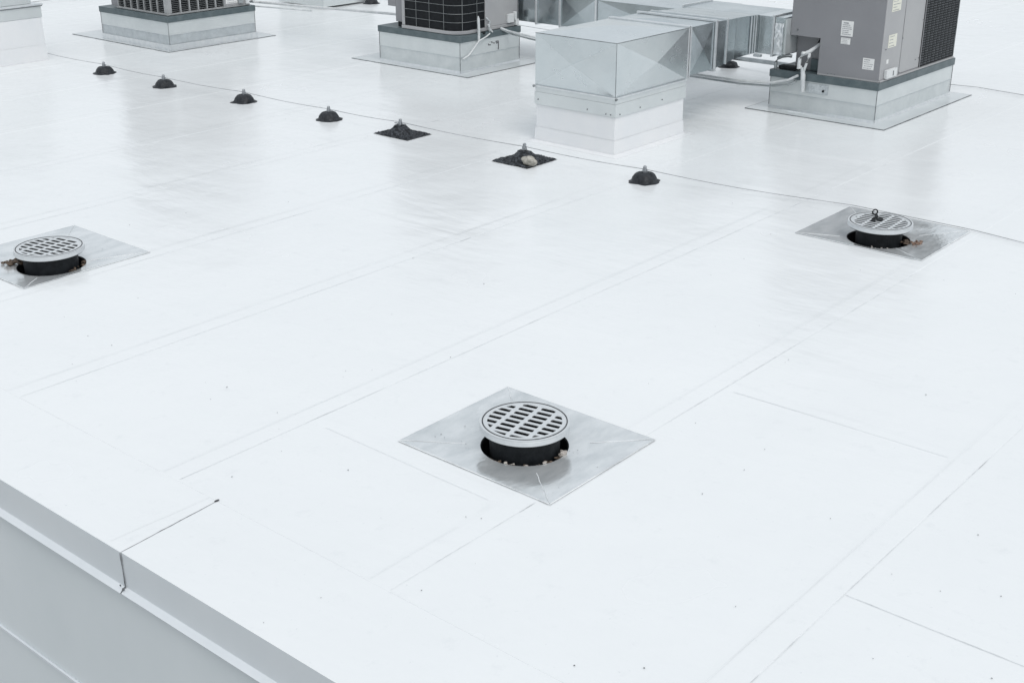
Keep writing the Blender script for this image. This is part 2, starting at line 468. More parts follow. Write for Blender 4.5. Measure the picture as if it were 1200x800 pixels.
for i in range(14):
    z = 0.001 - i * 0.0102
    wdt = 0.0018 + 0.0022 * (0.5 + noise.noise(Vector((0, 3.3, z * 40))))
    yy = JOINT + 0.002 * noise.noise(Vector((5, 1, z * 30))) - 0.0005 * i
    vs += [(EDGE - 0.004, yy - wdt, z), (EDGE - 0.004, yy + wdt, z)]
wj.add(vs, [(2 * i, 2 * i + 1, 2 * i + 3, 2 * i + 2) for i in range(13)])
wj.chunk((EDGE - 0.014, JOINT - 0.008, -0.128), 0.006, 0.7, 1, 1.2, 3).chunk((EDGE - 0.012, JOINT + 0.010, -0.122), 0.004, 0.6, 1, 1.2, 4)
wj.build('joint_filler', 'dark_joint', trim)
wall = thing('exterior_wall', (EDGE + 0.03, 0, -6), 'smooth grey panelled wall dropping away below the roof edge', 'wall')
WX = EDGE + 0.012
MB().box(WX, WX + 0.3, YLO, YHI, -0.728, -0.141).build('wall_panel', 'wall', wall)
MB().box(WX - 0.010, WX + 0.3, YLO, YHI, -0.742, -0.730).build('joint_strip', 'lip', wall)
MB().box(WX, WX + 0.3, YLO, YHI, -1.6, -0.744).build('wall_panel', 'wall', wall)
MB().box(WX, WX + 0.3, YLO, YHI, -6, -1.602).build('wall_panel', 'wall', wall)
MB().box(WX + 0.31, XFAR, YLO, YHI, -6, -0.75).build('wall_core', 'wall', wall)

# ------------------------------------------------------------------ roof drains
def clip_circle(poly, r, n=64):
    for k in range(n):
        t = 2 * math.pi * (k + 0.5) / n
        nx, ny = math.cos(t), math.sin(t); d = r * math.cos(math.pi / n)
        out = []
        for i in range(len(poly)):
            a, b = poly[i], poly[(i + 1) % len(poly)]
            da, db = a[0] * nx + a[1] * ny - d, b[0] * nx + b[1] * ny - d
            if da <= 0: out.append(a)
            if (da < 0 < db) or (db < 0 < da):
                s = da / (da - db); out.append((a[0] + (b[0] - a[0]) * s, a[1] + (b[1] - a[1]) * s))
        poly = out
        if len(poly) < 3: return None
    return poly

def area(p): return abs(sum(p[i][0] * p[(i + 1) % len(p)][1] - p[(i + 1) % len(p)][0] * p[i][1] for i in range(len(p)))) / 2

def grate_mesh(Rg, pitch_u, slot_w, pitch_v, slot_l, ou, ov, nu, nv):
    """cast disc with its slots cut right through"""
    rim = 64
    top, th = 0.0, 0.0032
    disc = MB().prism([(Rg * math.cos(2 * math.pi * k / rim), Rg * math.sin(2 * math.pi * k / rim)) for k in range(rim)], -th, 0)
    cut = MB()
    for i in range(-nu, nu + 1):
        for j in range(-nv, nv + 1):
            cu, cv = ou + i * pitch_u, ov + j * pitch_v
            c = 0.15 * slot_w
            a, b = slot_w / 2, slot_l / 2
            poly = [(cu - a + c, cv - b), (cu + a - c, cv - b), (cu + a, cv - b + c), (cu + a, cv + b - c), (cu + a - c, cv + b), (cu - a + c, cv + b), (cu - a, cv + b - c), (cu - a, cv - b + c)]
            p = clip_circle(poly, Rg * 0.83)
            if p and area(p) > 0.00015: cut.prism(p, -th - 0.02, 0.02)
    mo = []
    for mb in (disc, cut):
        me = bpy.data.meshes.new('tmp'); me.from_pydata([tuple(v) for v in mb.v], [], mb.f)
        bm = bmesh.new(); bm.from_mesh(me); bmesh.ops.recalc_face_normals(bm, faces=bm.faces); bm.to_mesh(me); bm.free()
        o = bpy.data.objects.new('tmp', me); COL.objects.link(o); mo.append(o)
    md = mo[0].modifiers.new('b', 'BOOLEAN'); md.operation = 'DIFFERENCE'; md.solver = 'EXACT'; md.object = mo[1]
    dg = bpy.context.evaluated_depsgraph_get()
    me = bpy.data.meshes.new_from_object(mo[0].evaluated_get(dg))
    for o in mo: bpy.data.objects.remove(o)
    return me

def rot2(x, y, a): return (x * math.cos(a) - y * math.sin(a), x * math.sin(a) + y * math.cos(a))

def make_drain(d, label, slots, seed):
    rnd = random.Random(seed)
    (x0, x1, y0, y1), (cx, cy), Rg = d['r'], d['c'], d['R']
    t = thing('roof_drain', (cx, cy, 0), label, 'roof drain', 'roof drains with round grates set in metal flashing')
    hr = Rg * 0.985
    # flashing: sheet with folded corners falling gently to the round hole
    n = 96; mb = MB()
    ang = [2 * math.pi * k / n for k in range(n)]
    corners = [math.atan2(y - cy, x - cx) % (2 * math.pi) for x, y in ((x0, y0), (x1, y0), (x1, y1), (x0, y1))]
    for c in corners:
        k = min(range(n), key=lambda q: abs(ang[q] - c)); ang[k] = c
    def rim_pt(a):
        dx, dy = math.cos(a), math.sin(a); s = 1e9
        if dx > 1e-9: s = min(s, (x1 - cx) / dx)
        if dx < -1e-9: s = min(s, (x0 - cx) / dx)
        if dy > 1e-9: s = min(s, (y1 - cy) / dy)
        if dy < -1e-9: s = min(s, (y0 - cy) / dy)
        return cx + dx * s, cy + dy * s
    rings = 7
    for q in range(rings + 1):
        f = q / rings
        for a in ang:
            px_, py_ = rim_pt(a)
            hx, hy = cx + hr * math.cos(a), cy + hr * math.sin(a)
            x, y = px_ + (hx - px_) * f, py_ + (hy - py_) * f
            z = 0.0052 - 0.012 * f + (0.0022 * noise.noise(Vector((x * 7, y * 7, seed))) if 0 < q < rings else 0)
            mb.v.append(Vector((x, y, z)))
    for q in range(rings):
        for k2 in range(n):
            k3 = (k2 + 1) % n
            mb.f.append([q * n + k2, q * n + k3, (q + 1) * n + k3, (q + 1) * n + k2])
    # a turned-down outer edge, so the sheet has thickness
    base = len(mb.v)
    for a in ang:
        px_, py_ = rim_pt(a); mb.v.append(Vector((px_, py_, 0.0008)))
    for k2 in range(n): mb.f.append([k2, (k2 + 1) % n, base + (k2 + 1) % n, base + k2])
    fl = mb.build('flashing', 'flash', t, smooth=True, angle=1.2)
    # dirty edge line round the sheet
    b = 0.0035
    eb = MB()
    for (ax, ay, bx_, by_) in ((x0, y0, x1, y0), (x1, y0, x1, y1), (x1, y1, x0, y1), (x0, y1, x0, y0)):
        ddx, ddy = (1 if bx_ > ax else -1 if bx_ < ax else 0), (1 if by_ > ay else -1 if by_ < ay else 0)
        nx, ny = -ddy, ddx
        eb.add([(ax - nx * b, ay - ny * b, 0.0038), (bx_ - nx * b, by_ - ny * b, 0.0038), (bx_, by_, 0.0054), (ax, ay, 0.0054)], [(0, 1, 2, 3)])
    eb.build('edge_sealant', 'lap_dirt', t)
    # corner solder creases
    for c in corners:
        px_, py_ = rim_pt(c)
        hx, hy = cx + hr * math.cos(c), cy + hr * math.sin(c)
        pts = []
        L = rnd.uniform(0.75, 1.0)
        for q in range(9):
            f = L * q / 8
            pts.append((px_ + (hx - px_) * f + rnd.uniform(-.002, .002), py_ + (hy - py_) * f + rnd.uniform(-.002, .002), 0.0060 - 0.012 * f))
        cm = MB(); vv = []
        for p in pts:
            vv += [(p[0] + math.sin(c) * 0.0016, p[1] - math.cos(c) * 0.0016, p[2]), (p[0], p[1], p[2] + 0.0016), (p[0] - math.sin(c) * 0.0016, p[1] + math.cos(c) * 0.0016, p[2])]
        cm.add(vv, [q_ for i in range(8) for q_ in ((3 * i, 3 * i + 1, 3 * i + 4, 3 * i + 3), (3 * i + 1, 3 * i + 2, 3 * i + 5, 3 * i + 4))])
        cm.build('corner_crease', 'lap_dirt', t)
    # sump under the hole
    mb = MB().lathe([(hr, -0.0068), (hr - 0.004, -0.010), (hr - 0.004, -0.10), (0.02, -0.13)], 64, (cx, cy, 0))
    mb.build('sump', 'castblack', t)
    # neck
    def bumpy(p, a):
        k = 1 + 0.02 * noise.noise(Vector((math.cos(a) * 3, math.sin(a) * 3, p.z * 12 + seed)))
        return Vector((cx + (p.x - cx) * k, cy + (p.y - cy) * k, p.z))
    ZT = 0.096; NK = d['nk']
    mb = MB().lathe([(Rg * NK, -0.11), (Rg * NK, -0.02), (Rg * (NK + .01), 0.05), (Rg * (NK + .03), ZT - 0.0255), (Rg * (NK - .06), ZT - 0.0255), (Rg * (NK - .06), -0.11)], 64, (cx, cy, 0), fn=bumpy)
    mb.build('neck', 'castblack', t)
    MB().lathe([(Rg * (NK - .055), -0.05), (0.01, -0.055)], 40, (cx, cy, 0)).build('sump_floor', 'castblack', t)
    # grate
    me = grate_mesh(Rg, *slots)
    me.materials.clear(); me.materials.append(M['cast'])
    g = bpy.data.objects.new('grate', me); COL.objects.link(g); g.parent = t
    g.location = (0, 0, ZT); g.rotation_euler = (0, 0, R(d['rot']))
    ORG[g.name] = Vector((cx, cy, ZT))
    bv = g.modifiers.new('bevel', 'BEVEL'); bv.width = 0.0008; bv.segments = 2; bv.limit_method = 'ANGLE'; bv.angle_limit = R(50)
    MB().lathe([(Rg - 0.0009, -0.0046), (Rg + 0.0006, -0.006), (Rg + 0.0006, -0.0235), (Rg - 0.002, -0.025), (Rg * 0.88, -0.025), (Rg * 0.88, -0.0047)], 96, (cx, cy, ZT), closed=True).build('grate_rim', 'cast', t)
    MB().lathe([(Rg * 0.845, -0.0047), (Rg * 0.879, -0.0047), (Rg * 0.879, -0.024), (Rg * 0.845, -0.024)], 64, (cx, cy, ZT), closed=True).build('inner_collar', 'castblack', t)
    MB().lathe([(Rg * (NK - .05), -0.0260), (Rg * 0.975, -0.0260), (Rg * 0.975, -0.0285), (Rg * (NK - .05), -0.0285)], 64, (cx, cy, ZT), closed=True).build('grate_seat', 'castblack', t)
    gr = MB().lathe([(Rg * 0.922, 0.0013), (Rg * 0.946, 0.0015), (Rg * 0.946, -0.002), (Rg * 0.922, -0.002)], 96, (cx, cy, ZT), closed=True)
    go = gr.build('rim_groove', 'slotdark', t)
    return t

d0 = make_drain(DR[0], 'round cast roof drain nearest the camera, in the middle of the open roof', (0.0362, 0.0215, 0.0775, 0.0605, 0.010, 0.0385, 5, 3), 1)
d1 = make_drain(DR[1], 'round roof drain with a black ring lying on its grate, beside the cable', (0.0335, 0.0205, 0.074, 0.061, 0.0, 0.02, 6, 3), 2)
d2 = make_drain(DR[2], 'round roof drain at the left edge with brown leaves stuck under its rim', (0.0370, 0.0220, 0.078, 0.064, 0.004, 0.035, 5, 3), 3)

def debris(name, c, n, spread, size, m, label, seed, arc=None, z=-0.012, flat=0.6, cat='debris'):
    rnd = random.Random(seed); mb = MB()
    for i in range(n):
        if arc:
            a = R(rnd.uniform(arc[0], arc[1])); rr = rnd.uniform(arc[2], arc[3])
            x, y = c[0] + rr * math.cos(a), c[1] + rr * math.sin(a)
        else:
            x, y = c[0] + rnd.gauss(0, spread), c[1] + rnd.gauss(0, spread * 0.7)
        s = size * rnd.uniform(0.5, 1.3)
        mb.chunk((x, y, z + rnd.uniform(0, size * 1.2)), s, rnd.uniform(.6, 1.6), rnd.uniform(.6, 1.6), flat * rnd.uniform(.3, 1.2), seed * 100 + i)
    o = mb.build(name, m); recenter(o)
    return tag(o, label, cat)

c0 = DR[0]['c']; c1 = DR[1]['c']; c2 = DR[2]['c']
debris('gravel_debris', c0, 26, 0, 0.0075, 'leaf', 'brown bits caught in the gap under the nearest drain grate', 11, (168, 290, 0.148, 0.164), kind if False else -0.02)
debris('pale_debris', (c0[0] + 0.035, c0[1] - 0.155), 3, 0.004, 0.015, 'shell', 'pale chip lodged at the right of the nearest drain neck', 12, z=-0.012, flat=1.1)
debris('pale_debris', c0, 8, 0, 0.0065, 'shell', 'small pale grit along the front of the nearest drain neck', 13, (185, 262, 0.15, 0.163), -0.012)
debris('leaf_litter', (c1[0] + 0.045, c1[1] - 0.205), 34, 0.022, 0.008, 'rust', 'rusty brown leaf litter washed against the right drain', 14, z=-0.006)
debris('leaf_litter', (c1[0] + 0.03, c1[1] - 0.15), 20, 0.016, 0.009, 'leaf', 'dark leaf bits under the rim of the right drain', 15, z=-0.005)
debris('pale_debris', c1, 6, 0, 0.006, 'shell', 'small pale chips in front of the right drain neck', 16, (170, 235, 0.155, 0.17), -0.012)
debris('leaf_litter', (c2[0] - 0.115, c2[1] + 0.150), 46, 0.022, 0.010, 'leaf', 'brown leaf clump sticking out left of the left drain', 17, z=0.002, flat=0.9)
debris('gravel_debris', c2, 14, 0, 0.009, 'leaf', 'dark bits in the gap right of the left drain neck', 18, (270, 330, 0.150, 0.168), -0.012)
# ring lying on the right grate
rg = thing('pipe_clamp', (c1[0] + 0.055, c1[1] + 0.07, 0.097), 'black clamp ring standing on the grate of the right drain', 'clamp')
rx_, ry_ = math.sin(R(40.4)), -math.cos(R(40.4))
ring = [Vector((c1[0] + 0.085 + 0.014 * rx_ * math.cos(t), c1[1] + 0.075 + 0.014 * ry_ * math.cos(t), 0.114 + 0.014 * math.sin(t))) for t in [2 * math.pi * q / 18 for q in range(19)]]
MB().tube(ring, 0.0042, 6, False).build('ring', 'castblack', rg)
MB().tube([(c1[0] + 0.088, c1[1] + 0.068, 0.100), (c1[0] + 0.06, c1[1] + 0.052, 0.101), (c1[0] + 0.03, c1[1] + 0.042, 0.101), (c1[0] - 0.005, c1[1] + 0.045, 0.100)], [0.007, 0.009, 0.009, 0.006], 8).build('stem', 'castblack', rg)
MB().chunk((c1[0] + 0.015, c1[1] + 0.012, 0.099), 0.026, 1.3, 1.0, 0.22, 31).chunk((c1[0] - 0.025, c1[1] + 0.03, 0.099), 0.020, 1.2, 0.9, 0.2, 32).build('tar_clump', 'castblack', rg)

# ------------------------------------------------------------------ conductor cable supports
def support(c, label, seed, pad=None, top=0.060, stone=False):
    rnd = random.Random(seed)
    t = thing('cable_support', (c[0], c[1], 0), label, 'cable support', 'black cable supports along the roof')
    pn = 9.0 * seed
    if pad:
        px0, px1, py0, py1 = pad
        nx = 26; mb = MB()
        for i in range(nx + 1):
            for j in range(nx + 1):
                x = px0 + (px1 - px0) * i / nx; y = py0 + (py1 - py0) * j / nx
                e = i in (0, nx) or j in (0, nx)
                dd = math.hypot(x - c[0], y - c[1])
                m_ = max(0.0, 1 - dd / 0.105)
                z = 0.003 if e else 0.007 + 0.010 * abs(noise.noise(Vector((x * 38, y * 38, pn)))) + 0.012 * max(0, noise.noise(Vector((x * 14, y * 14, pn))))
                if not e: z += 0.060 * min(1, m_ * 1.7)
                jx = 0.006 * noise.noise(Vector((x * 20, y * 20, pn + 3)))
                mb.v.append(Vector((x + jx, y + jx, z)))
        for i in range(nx):
            for j in range(nx):
                a = i * (nx + 1) + j
                mb.f.append([a, a + nx + 1, a + nx + 2, a + 1])
        mb.sm = False
        mb.build('tar_pad', 'crumb', t, smooth=False)
        g = MB()
        for q in range(34):
            g.chunk((rnd.uniform(px0 + .02, px1 - .02), rnd.uniform(py0 + .02, py1 - .02), 0.012), rnd.uniform(0.004, 0.008), 1, 1, 0.7, seed * 50 + q)
        g.build('grit', 'crumb', t, kind='stuff')
        m2 = MB()
        for q in range(12):
            a = rnd.uniform(0, 6.28); rr = rnd.uniform(0, 0.038)
            m2.chunk((c[0] + rr * math.cos(a), c[1] + rr * math.sin(a), 0.066), rnd.uniform(0.010, 0.020), 1, 1, 0.6, seed * 70 + q)
        m2.build('tar_mound', 'bitumen', t)
    else:
        def lump(p, a):
            dx, dy = p.x - c[0], p.y - c[1]
            k = 1 + 0.10 * noise.noise(Vector((math.cos(a) * 1.3, math.sin(a) * 1.3, pn + p.z * 9)))
            if p.z < 0.008:                                      # thin ragged skirt of tar on the roof
                k *= 1 + 0.16 * noise.noise(Vector((math.cos(a) * 2.6, math.sin(a) * 2.6, pn + 5)))
            return Vector((c[0] + dx * k, c[1] + dy * k, max(0.0005, p.z + (0.003 * noise.noise(Vector((dx * 60, dy * 60, pn))) if p.z > 0.01 else 0))))
        prof = [(0.104, 0.0006), (0.096, 0.0035), (0.085, 0.007), (0.081, 0.014), (0.076, 0.028), (0.067, 0.042), (0.056, top - 0.007), (0.042, top - 0.001), (0.020, top + 0.001), (0.0005, top + 0.002)]
        MB().lathe(prof, 40, (c[0], c[1], 0), fn=lump).build('tar_cone', 'bitumen', t, angle=60)
    z0 = top if not pad else top + 0.018
    MB().lathe([(0.0005, z0 - 0.004), (0.019, z0 - 0.003), (0.019, z0 + 0.003), (0.0005, z0 + 0.003)], 20, (c[0], c[1], 0)).build('base_washer', 'clip', t)
    MB().lathe([(0.016, z0 + 0.002), (0.0165, z0 + 0.020), (0.0115, z0 + 0.0215), (0.0125, z0 + 0.034), (0.008, z0 + 0.042), (0.0005, z0 + 0.043)], 14, (c[0], c[1], 0)).build('clamp', 'clip', t)
    if pad and seed == 5:
        MB().box(c[0] - 0.008, c[0] + 0.008, c[1] - 0.055, c[1] + 0.055, z0 + 0.004, z0 + 0.008).build('bracket', 'clip', t, bevel=0.001)
    return t, z0 + 0.020

supports = []
lab = {
 1: 'black tar cone cable support farthest left, in front of the louvred unit',
 2: 'second black cone cable support from the left along the thin cable',
 3: 'third black cone cable support from the left along the thin cable',
 4: 'black cone cable support just left of the two square tar pads',
 7: 'black cone cable support with ragged tar skirt, right of the white duct curb corner'}
pts = {1: (6.396, 10.299), 2: (6.385, 9.376), 3: (6.443, 8.359), 4: (6.459, 7.351), 7: (6.577, 4.479)}
zc = {}
for k_, c in pts.items():
    t, z = support(c, lab[k_], k_); zc[k_] = (*c, z)
t, z = support((6.462, 6.575), 'cable support on a gritty black square pad without any stone', 5, pad=(6.352, 6.612, 6.40, 6.75), top=0.056); zc[5] = (6.462, 6.575, z)
t, z = support((6.470, 5.395), 'cable support on a gritty black square pad with a pale stone on it', 6, pad=(6.318, 6.645, 5.245, 5.56), top=0.062); zc[6] = (6.470, 5.395, z)
st = MB()
bm = bmesh.new(); bmesh.ops.create_icosphere(bm, subdivisions=3, radius=0.044)
for v in bm.verts:
    k_ = 1 + 0.35 * noise.noise(v.co * 30); v.co = Vector((v.co.x * k_ * 0.95, v.co.y * k_ * 1.25, v.co.z * k_ * 0.75)) + Vector((6.378, 5.275, 0.040))
st.v = [v.co.copy() for v in bm.verts]; st.f = [[v.index for v in f.verts] for f in bm.faces]; bm.free()
tag(recenter(st.build('stone', 'stone', smooth=False)), 'pale lumpy stone lying on the front of the black square pad', 'stone')
support((10.34, 6.15), 'black cone support half hidden under the bend of the metal duct', 8, top=0.052)
support((11.093, 11.72), 'black cone support cut by the top of the picture, left of the black coil unit', 9, top=0.052)

cb = MB()
path = [(6.62, 13.0, 0.05), (6.50, 11.6, 0.04)]
for k_ in (1, 2, 3, 4, 5, 6, 7): path.append(zc[k_])
path += [(6.80, 3.55, 0.026), (6.915, 3.20, 0.012), (6.915, 2.46, 0.010), (6.86, 2.1, 0.010), (6.78, 1.2, 0.010), (6.75, -3.0, 0.010)]
full = []
for a, b in zip(path[:-1], path[1:]):
    a = Vector(a); b = Vector(b)
    for q in range(6):
        f = q / 6; p = a.lerp(b, f)
        if b.z > 0.04 or a.z > 0.04: p.z -= 0.010 * math.sin(math.pi * f) * min(1, (a - b).length)
        full.append(p)
full.append(Vector(path[-1]))
tag(recenter(cb.tube(full, 0.0021, 6).build('lightning_cable', 'cable')), 'thin grey cable strung across the black cone supports and past the right drain', 'cable')
cb = MB().tube([(11.2, 12.4, 0.08), (11.09, 11.72, 0.075), (10.8, 9.0, 0.03), (10.34, 6.15, 0.072), (10.55, 4.9, 0.04), (10.86, 4.0, 0.010), (10.73, 3.2, 0.010), (10.5, -2, 0.010)], 0.0026, 6)
tag(recenter(cb.build('lightning_cable', 'cable')), 'thin grey cable coming out behind the right-hand unit curb', 'cable')
cb = MB().tube([(4.5, 14.95, 0.02), (7.5, 14.9, 0.02), (10, 14.88, 0.02), (16, 14.6, 0.02)], 0.004, 6)
tag(recenter(cb.build('lightning_cable', 'cable')), 'thin cable behind the white-clad box in the top left corner', 'cable')

# ------------------------------------------------------------------ curbs
def unit_curb(x0, x1, y0, y1, zt, fl, label, seam=0.135, cap=0.058, seamhi=False):
    t = thing('unit_curb', ((x0 + x1) / 2, (y0 + y1) / 2, 0), label, 'roof curb', 'galvanised curbs under the air conditioning units')
    fx0, fx1, fy0, fy1 = fl
    # flat flange on the roof
    MB().box(fx0, fx1, fy0, fy1, 0.001, 0.0055).build('flange', 'flange', t)
    e = MB(); b = 0.006
    e.box(fx0 - b, fx0, fy0 - b, fy1 + b, 0.0008, 0.0048).box(fx1, fx1 + b, fy0 - b, fy1 + b, 0.0008, 0.0048)
    e.box(fx0, fx1, fy0 - b, fy0, 0.0008, 0.0048).box(fx0, fx1, fy1, fy1 + b, 0.0008, 0.0048)
    e.build('flange_edge', 'edge_dark', t)
    zb = 0.024
    # four lower walls, four upper walls: separate folded sheets
    th = 0.012
    for (za, zb_, m_, off) in ((0.0055, seam - 0.001, 'galv_stain' if seamhi else 'galv_old', 0.0), (seam + 0.001, zt, 'galv', 0.0035)):
        o_ = off
        MB().box(x0 - o_, x0 + th, y0 - o_, y1 + o_, za, zb_).build('curb_panel', m_, t)
        MB().box(x1 - th, x1 + o_, y0 - o_, y1 + o_, za, zb_).build('curb_panel', m_, t)
        MB().box(x0 + th, x1 - th, y0 - o_, y0 + th, za, zb_).build('curb_panel', m_, t)
        MB().box(x0 + th, x1 - th, y1 - th, y1 + o_, za, zb_).build('curb_panel', m_, t)
    # base bead (cant) round the foot
    c = MB(); q = 0.010
    lo, hi = 0.0058, zb
    for (ax, ay, bx_, by_, nx, ny) in ((x0, y0, x0, y1, -1, 0), (x1, y0, x1, y1, 1, 0), (x0, y0, x1, y0, 0, -1), (x0, y1, x1, y1, 0, 1)):
        ex = q if ny else 0; ey = q if nx else 0
        A = Vector((ax - (ex), ay - (ey), lo)) + Vector((nx * q, ny * q, 0)); B = Vector((bx_ + ex, by_ + ey, lo)) + Vector((nx * q, ny * q, 0))
        C = Vector((bx_, by_, hi)) + Vector((nx * 0.004, ny * 0.004, 0)); D = Vector((ax, ay, hi)) + Vector((nx * 0.004, ny * 0.004, 0))
        A2, B2 = A - Vector((nx * q * 0.0, ny * q * 0.0, 0)), B
        c.add([A, B, C, D, (ax, ay, hi), (bx_, by_, hi)], [(0, 1, 2, 3), (3, 2, 5, 4)])
    c.build('base_bead', 'galv_bright', t)
    # seam bead, corner creases
    s = MB(); r_ = 0.005
    s.box(x0 - r_ - .001, x1 + r_ + .001, y0 - r_ - .001, y1 + r_ + .001, seam - 0.002, seam + 0.0025)
    s.build('seam_bead', 'galv_bright' if seamhi else 'galv_stain', t)
    for (x, y) in ((x0 - .004, y0 - .004), (x1 + .004, y0 - .004), (x0 - .004, y1 + .004), (x1 + .004, y1 + .004)):
        MB().box(x - 0.0022, x + 0.0022, y - 0.0022, y + 0.0022, 0.03, zt - .001).build('corner_seam', 'edge_dark', t)
    # cap rim
    o_ = 0.014
    MB().prism([(x0 - o_, y0 - o_), (x1 + o_, y0 - o_), (x1 + o_, y1 + o_), (x0 - o_, y1 + o_)], zt + 0.001, zt + cap).build('cap_rim', 'cap', t, bevel=0.003)
    return t

curbR = unit_curb(9.03, 10.43, 4.075, 4.975, 0.252, (8.887, 10.54, 3.927, 5.105), 'galvanised curb under the right-hand grey unit, with a taped patch and pipes')
curbM = unit_curb(8.45, 9.27, 7.805, 8.83, 0.275, (8.36, 9.42, 7.635, 9.13), 'galvanised curb under the black coil unit, marked with black pen', seam=0.145)
curbL = unit_curb(7.46, 8.525, 10.785, 11.94, 0.275, (7.405, 8.745, 10.735, 12.44), 'galvanised curb with stained lower band under the louvred unit', seam=0.155, seamhi=True)
# bright base band round the left curb
for nm, bx in (('base_band', (7.444, 7.458, 10.765, 11.94)), ('base_band', (7.459, 8.54, 10.765, 10.779))):
    MB().box(bx[0], bx[1], bx[2], bx[3], 0.0062, 0.062).build(nm, 'galv_bright', curbL)

def screws(pts, parent, m='edge_dark', r=0.006):
    for p in pts:
        MB().chunk(p, r, 1, 1, 1, 9).build('screw', m, parent)

# ------------------------------------------------------------------ stickers
def sticker(plane, at, u0, u1, z0, z1, parent, m='paper', lines=5, seed=0, head=False):
    """flat paper label; plane 'x' faces -X at x=at and spans y; plane 'y' faces -Y at y=at and spans x"""
    rnd = random.Random(seed)
    def q(mb, a, b, c, d, off):
        if plane == 'x':
            mb.box(at - off, at - off + 0.0012, a, b, c, d)
        else:
            mb.box(a, b, at - off, at - off + 0.0012, c, d)
    mb = MB(); q(mb, u0, u1, z0, z1, 0.0016)
    s = mb.build('sticker', m, parent)
    ORG[s.name] = ORG[parent.name]
    H = z1 - z0; W = u1 - u0
    if lines < 2: return s
    ink = MB()
    for i in range(lines):
        zc_ = z1 - H * (0.14 + 0.74 * i / max(1, lines - 1))
        hh = H * (0.045 if not (head and i == 0) else 0.075)
        # reading direction: for plane x text runs towards -Y
        L = rnd.uniform(0.45, 0.8) * W
        if plane == 'x': b = u1 - W * 0.1; a = b - L
        else: a = u0 + W * 0.1; b = a + L
        x = a
        while x < b - W * 0.05:
            l = rnd.uniform(0.06, 0.16) * W
            q(ink, x, min(b, x + l), zc_ - hh / 2, zc_ + hh / 2, 0.0030)
            x += l + W * 0.03
    ink.build('print', 'ink', s)
    return s

# ------------------------------------------------------------------ right unit
ZB = 0.252 + 0.058 + 0.004
uR = thing('air_conditioning_unit', (9.72, 4.46, ZB), 'large grey unit with white stickers, notched corner and black louvred coil at the right', 'air conditioner', 'rooftop air conditioning units')
X0, X1, Y0, Y1, ZN, ZT_ = 9.04, 10.415, 4.08, 4.843, 0.588, 1.50
body = MB()
body.prism([(X0, Y0), (X1, Y0), (X1, Y1), (X0, Y1)], ZN, ZT_, bottom=True)
body.prism([(X0, Y0), (X1, Y0), (X1, Y1), (X0 + 0.12, Y1), (X0 + 0.12, 4.586), (X0, 4.586)], ZB, ZN, top=False)
body.build('cabinet', 'paint', uR, angle=30)
MB().box(X0 - .02, X1 + .02, Y0 - .02, Y1 + .02, ZT_ + 0.001, ZT_ + 0.04).build('lid', 'paint_pale', uR, bevel=0.006)
fan = MB().lathe([(0.30, 0.0), (0.30, 0.05), (0.285, 0.05), (0.285, 0.0)], 40, (9.9, 4.46, ZT_ + 0.041), closed=True)
fan.build('fan_ring', 'wire', uR)
fg = MB()
for k_ in range(9): fg.lathe([(0.03 * k_ + 0.03, 0.045), (0.03 * k_ + 0.033, 0.048), (0.03 * k_ + 0.036, 0.045)], 32, (9.9, 4.46, ZT_ + 0.041))
fg.build('fan_guard', 'wire', uR)
# thin skirt lip
MB().box(X0 - 0.006, X0 + 0.01, Y0 - 0.006, 4.584, ZB - 0.002, ZB + 0.010).build('base_lip', 'paint_pale', uR)
# -Y face panels
yf = Y0 - 0.0025
MB().box(X0 + 0.002, 9.375, yf, Y0 + 0.01, ZB + 0.012, ZT_ - .004).build('corner_panel', 'paint_pale', uR, bevel=0.002)
MB().box(9.383, 9.735, yf - 0.001, Y0 + 0.01, ZB + 0.020, ZT_ - .004).build('access_panel', 'paint_pale', uR, bevel=0.002)
MB().box(9.376, 9.382, yf + 0.002, Y0 + 0.005, ZB + 0.016, ZT_ - .004).build('panel_gap', 'edge_dark', uR)
MB().box(X0 + 0.002, X1, yf - 0.012, Y0 + 0.01, ZB - 0.001, ZB + 0.011).build('base_rail', 'paint_pale', uR)
MB().box(9.742, 10.40, yf, Y0 + 0.01, ZB + 0.014, ZT_ - .004).build('coil', 'coil', uR)
nc = 9; xw = (10.395 - 9.747) / nc
for c_ in range(nc):
    lv = MB(); xa = 9.747 + c_ * xw
    n_ = 58; za, zb2 = ZB + 0.03, ZT_ - 0.03
    for i in range(n_):
        z = za + (zb2 - za) * i / n_
        dz = 0.010
        # leaf-shaped pressed louvre bulging outward
        lv.add([(xa + 0.004, yf - 0.001, z), (xa + xw * 0.5, yf - 0.013, z + 0.001), (xa + xw - 0.004, yf - 0.001, z),
                (xa + xw - 0.010, yf - 0.002, z + dz), (xa + xw * 0.5, yf - 0.004, z + dz), (xa + 0.010, yf - 0.002, z + dz)],
               [(0, 1, 4, 5), (1, 2, 3, 4)])
    lv.build('louvre_column', 'louvre', uR)
MB().tube([(10.398, yf - 0.006, ZB + 0.016), (10.398, yf - 0.006, ZT_ - 0.004)], 0.005, 6).build('coil_frame', 'edge_dark', uR)
MB().tube([(9.744, yf - 0.006, ZB + 0.016), (9.744, yf - 0.006, ZT_ - 0.004)], 0.004, 6).build('coil_frame', 'paint', uR)
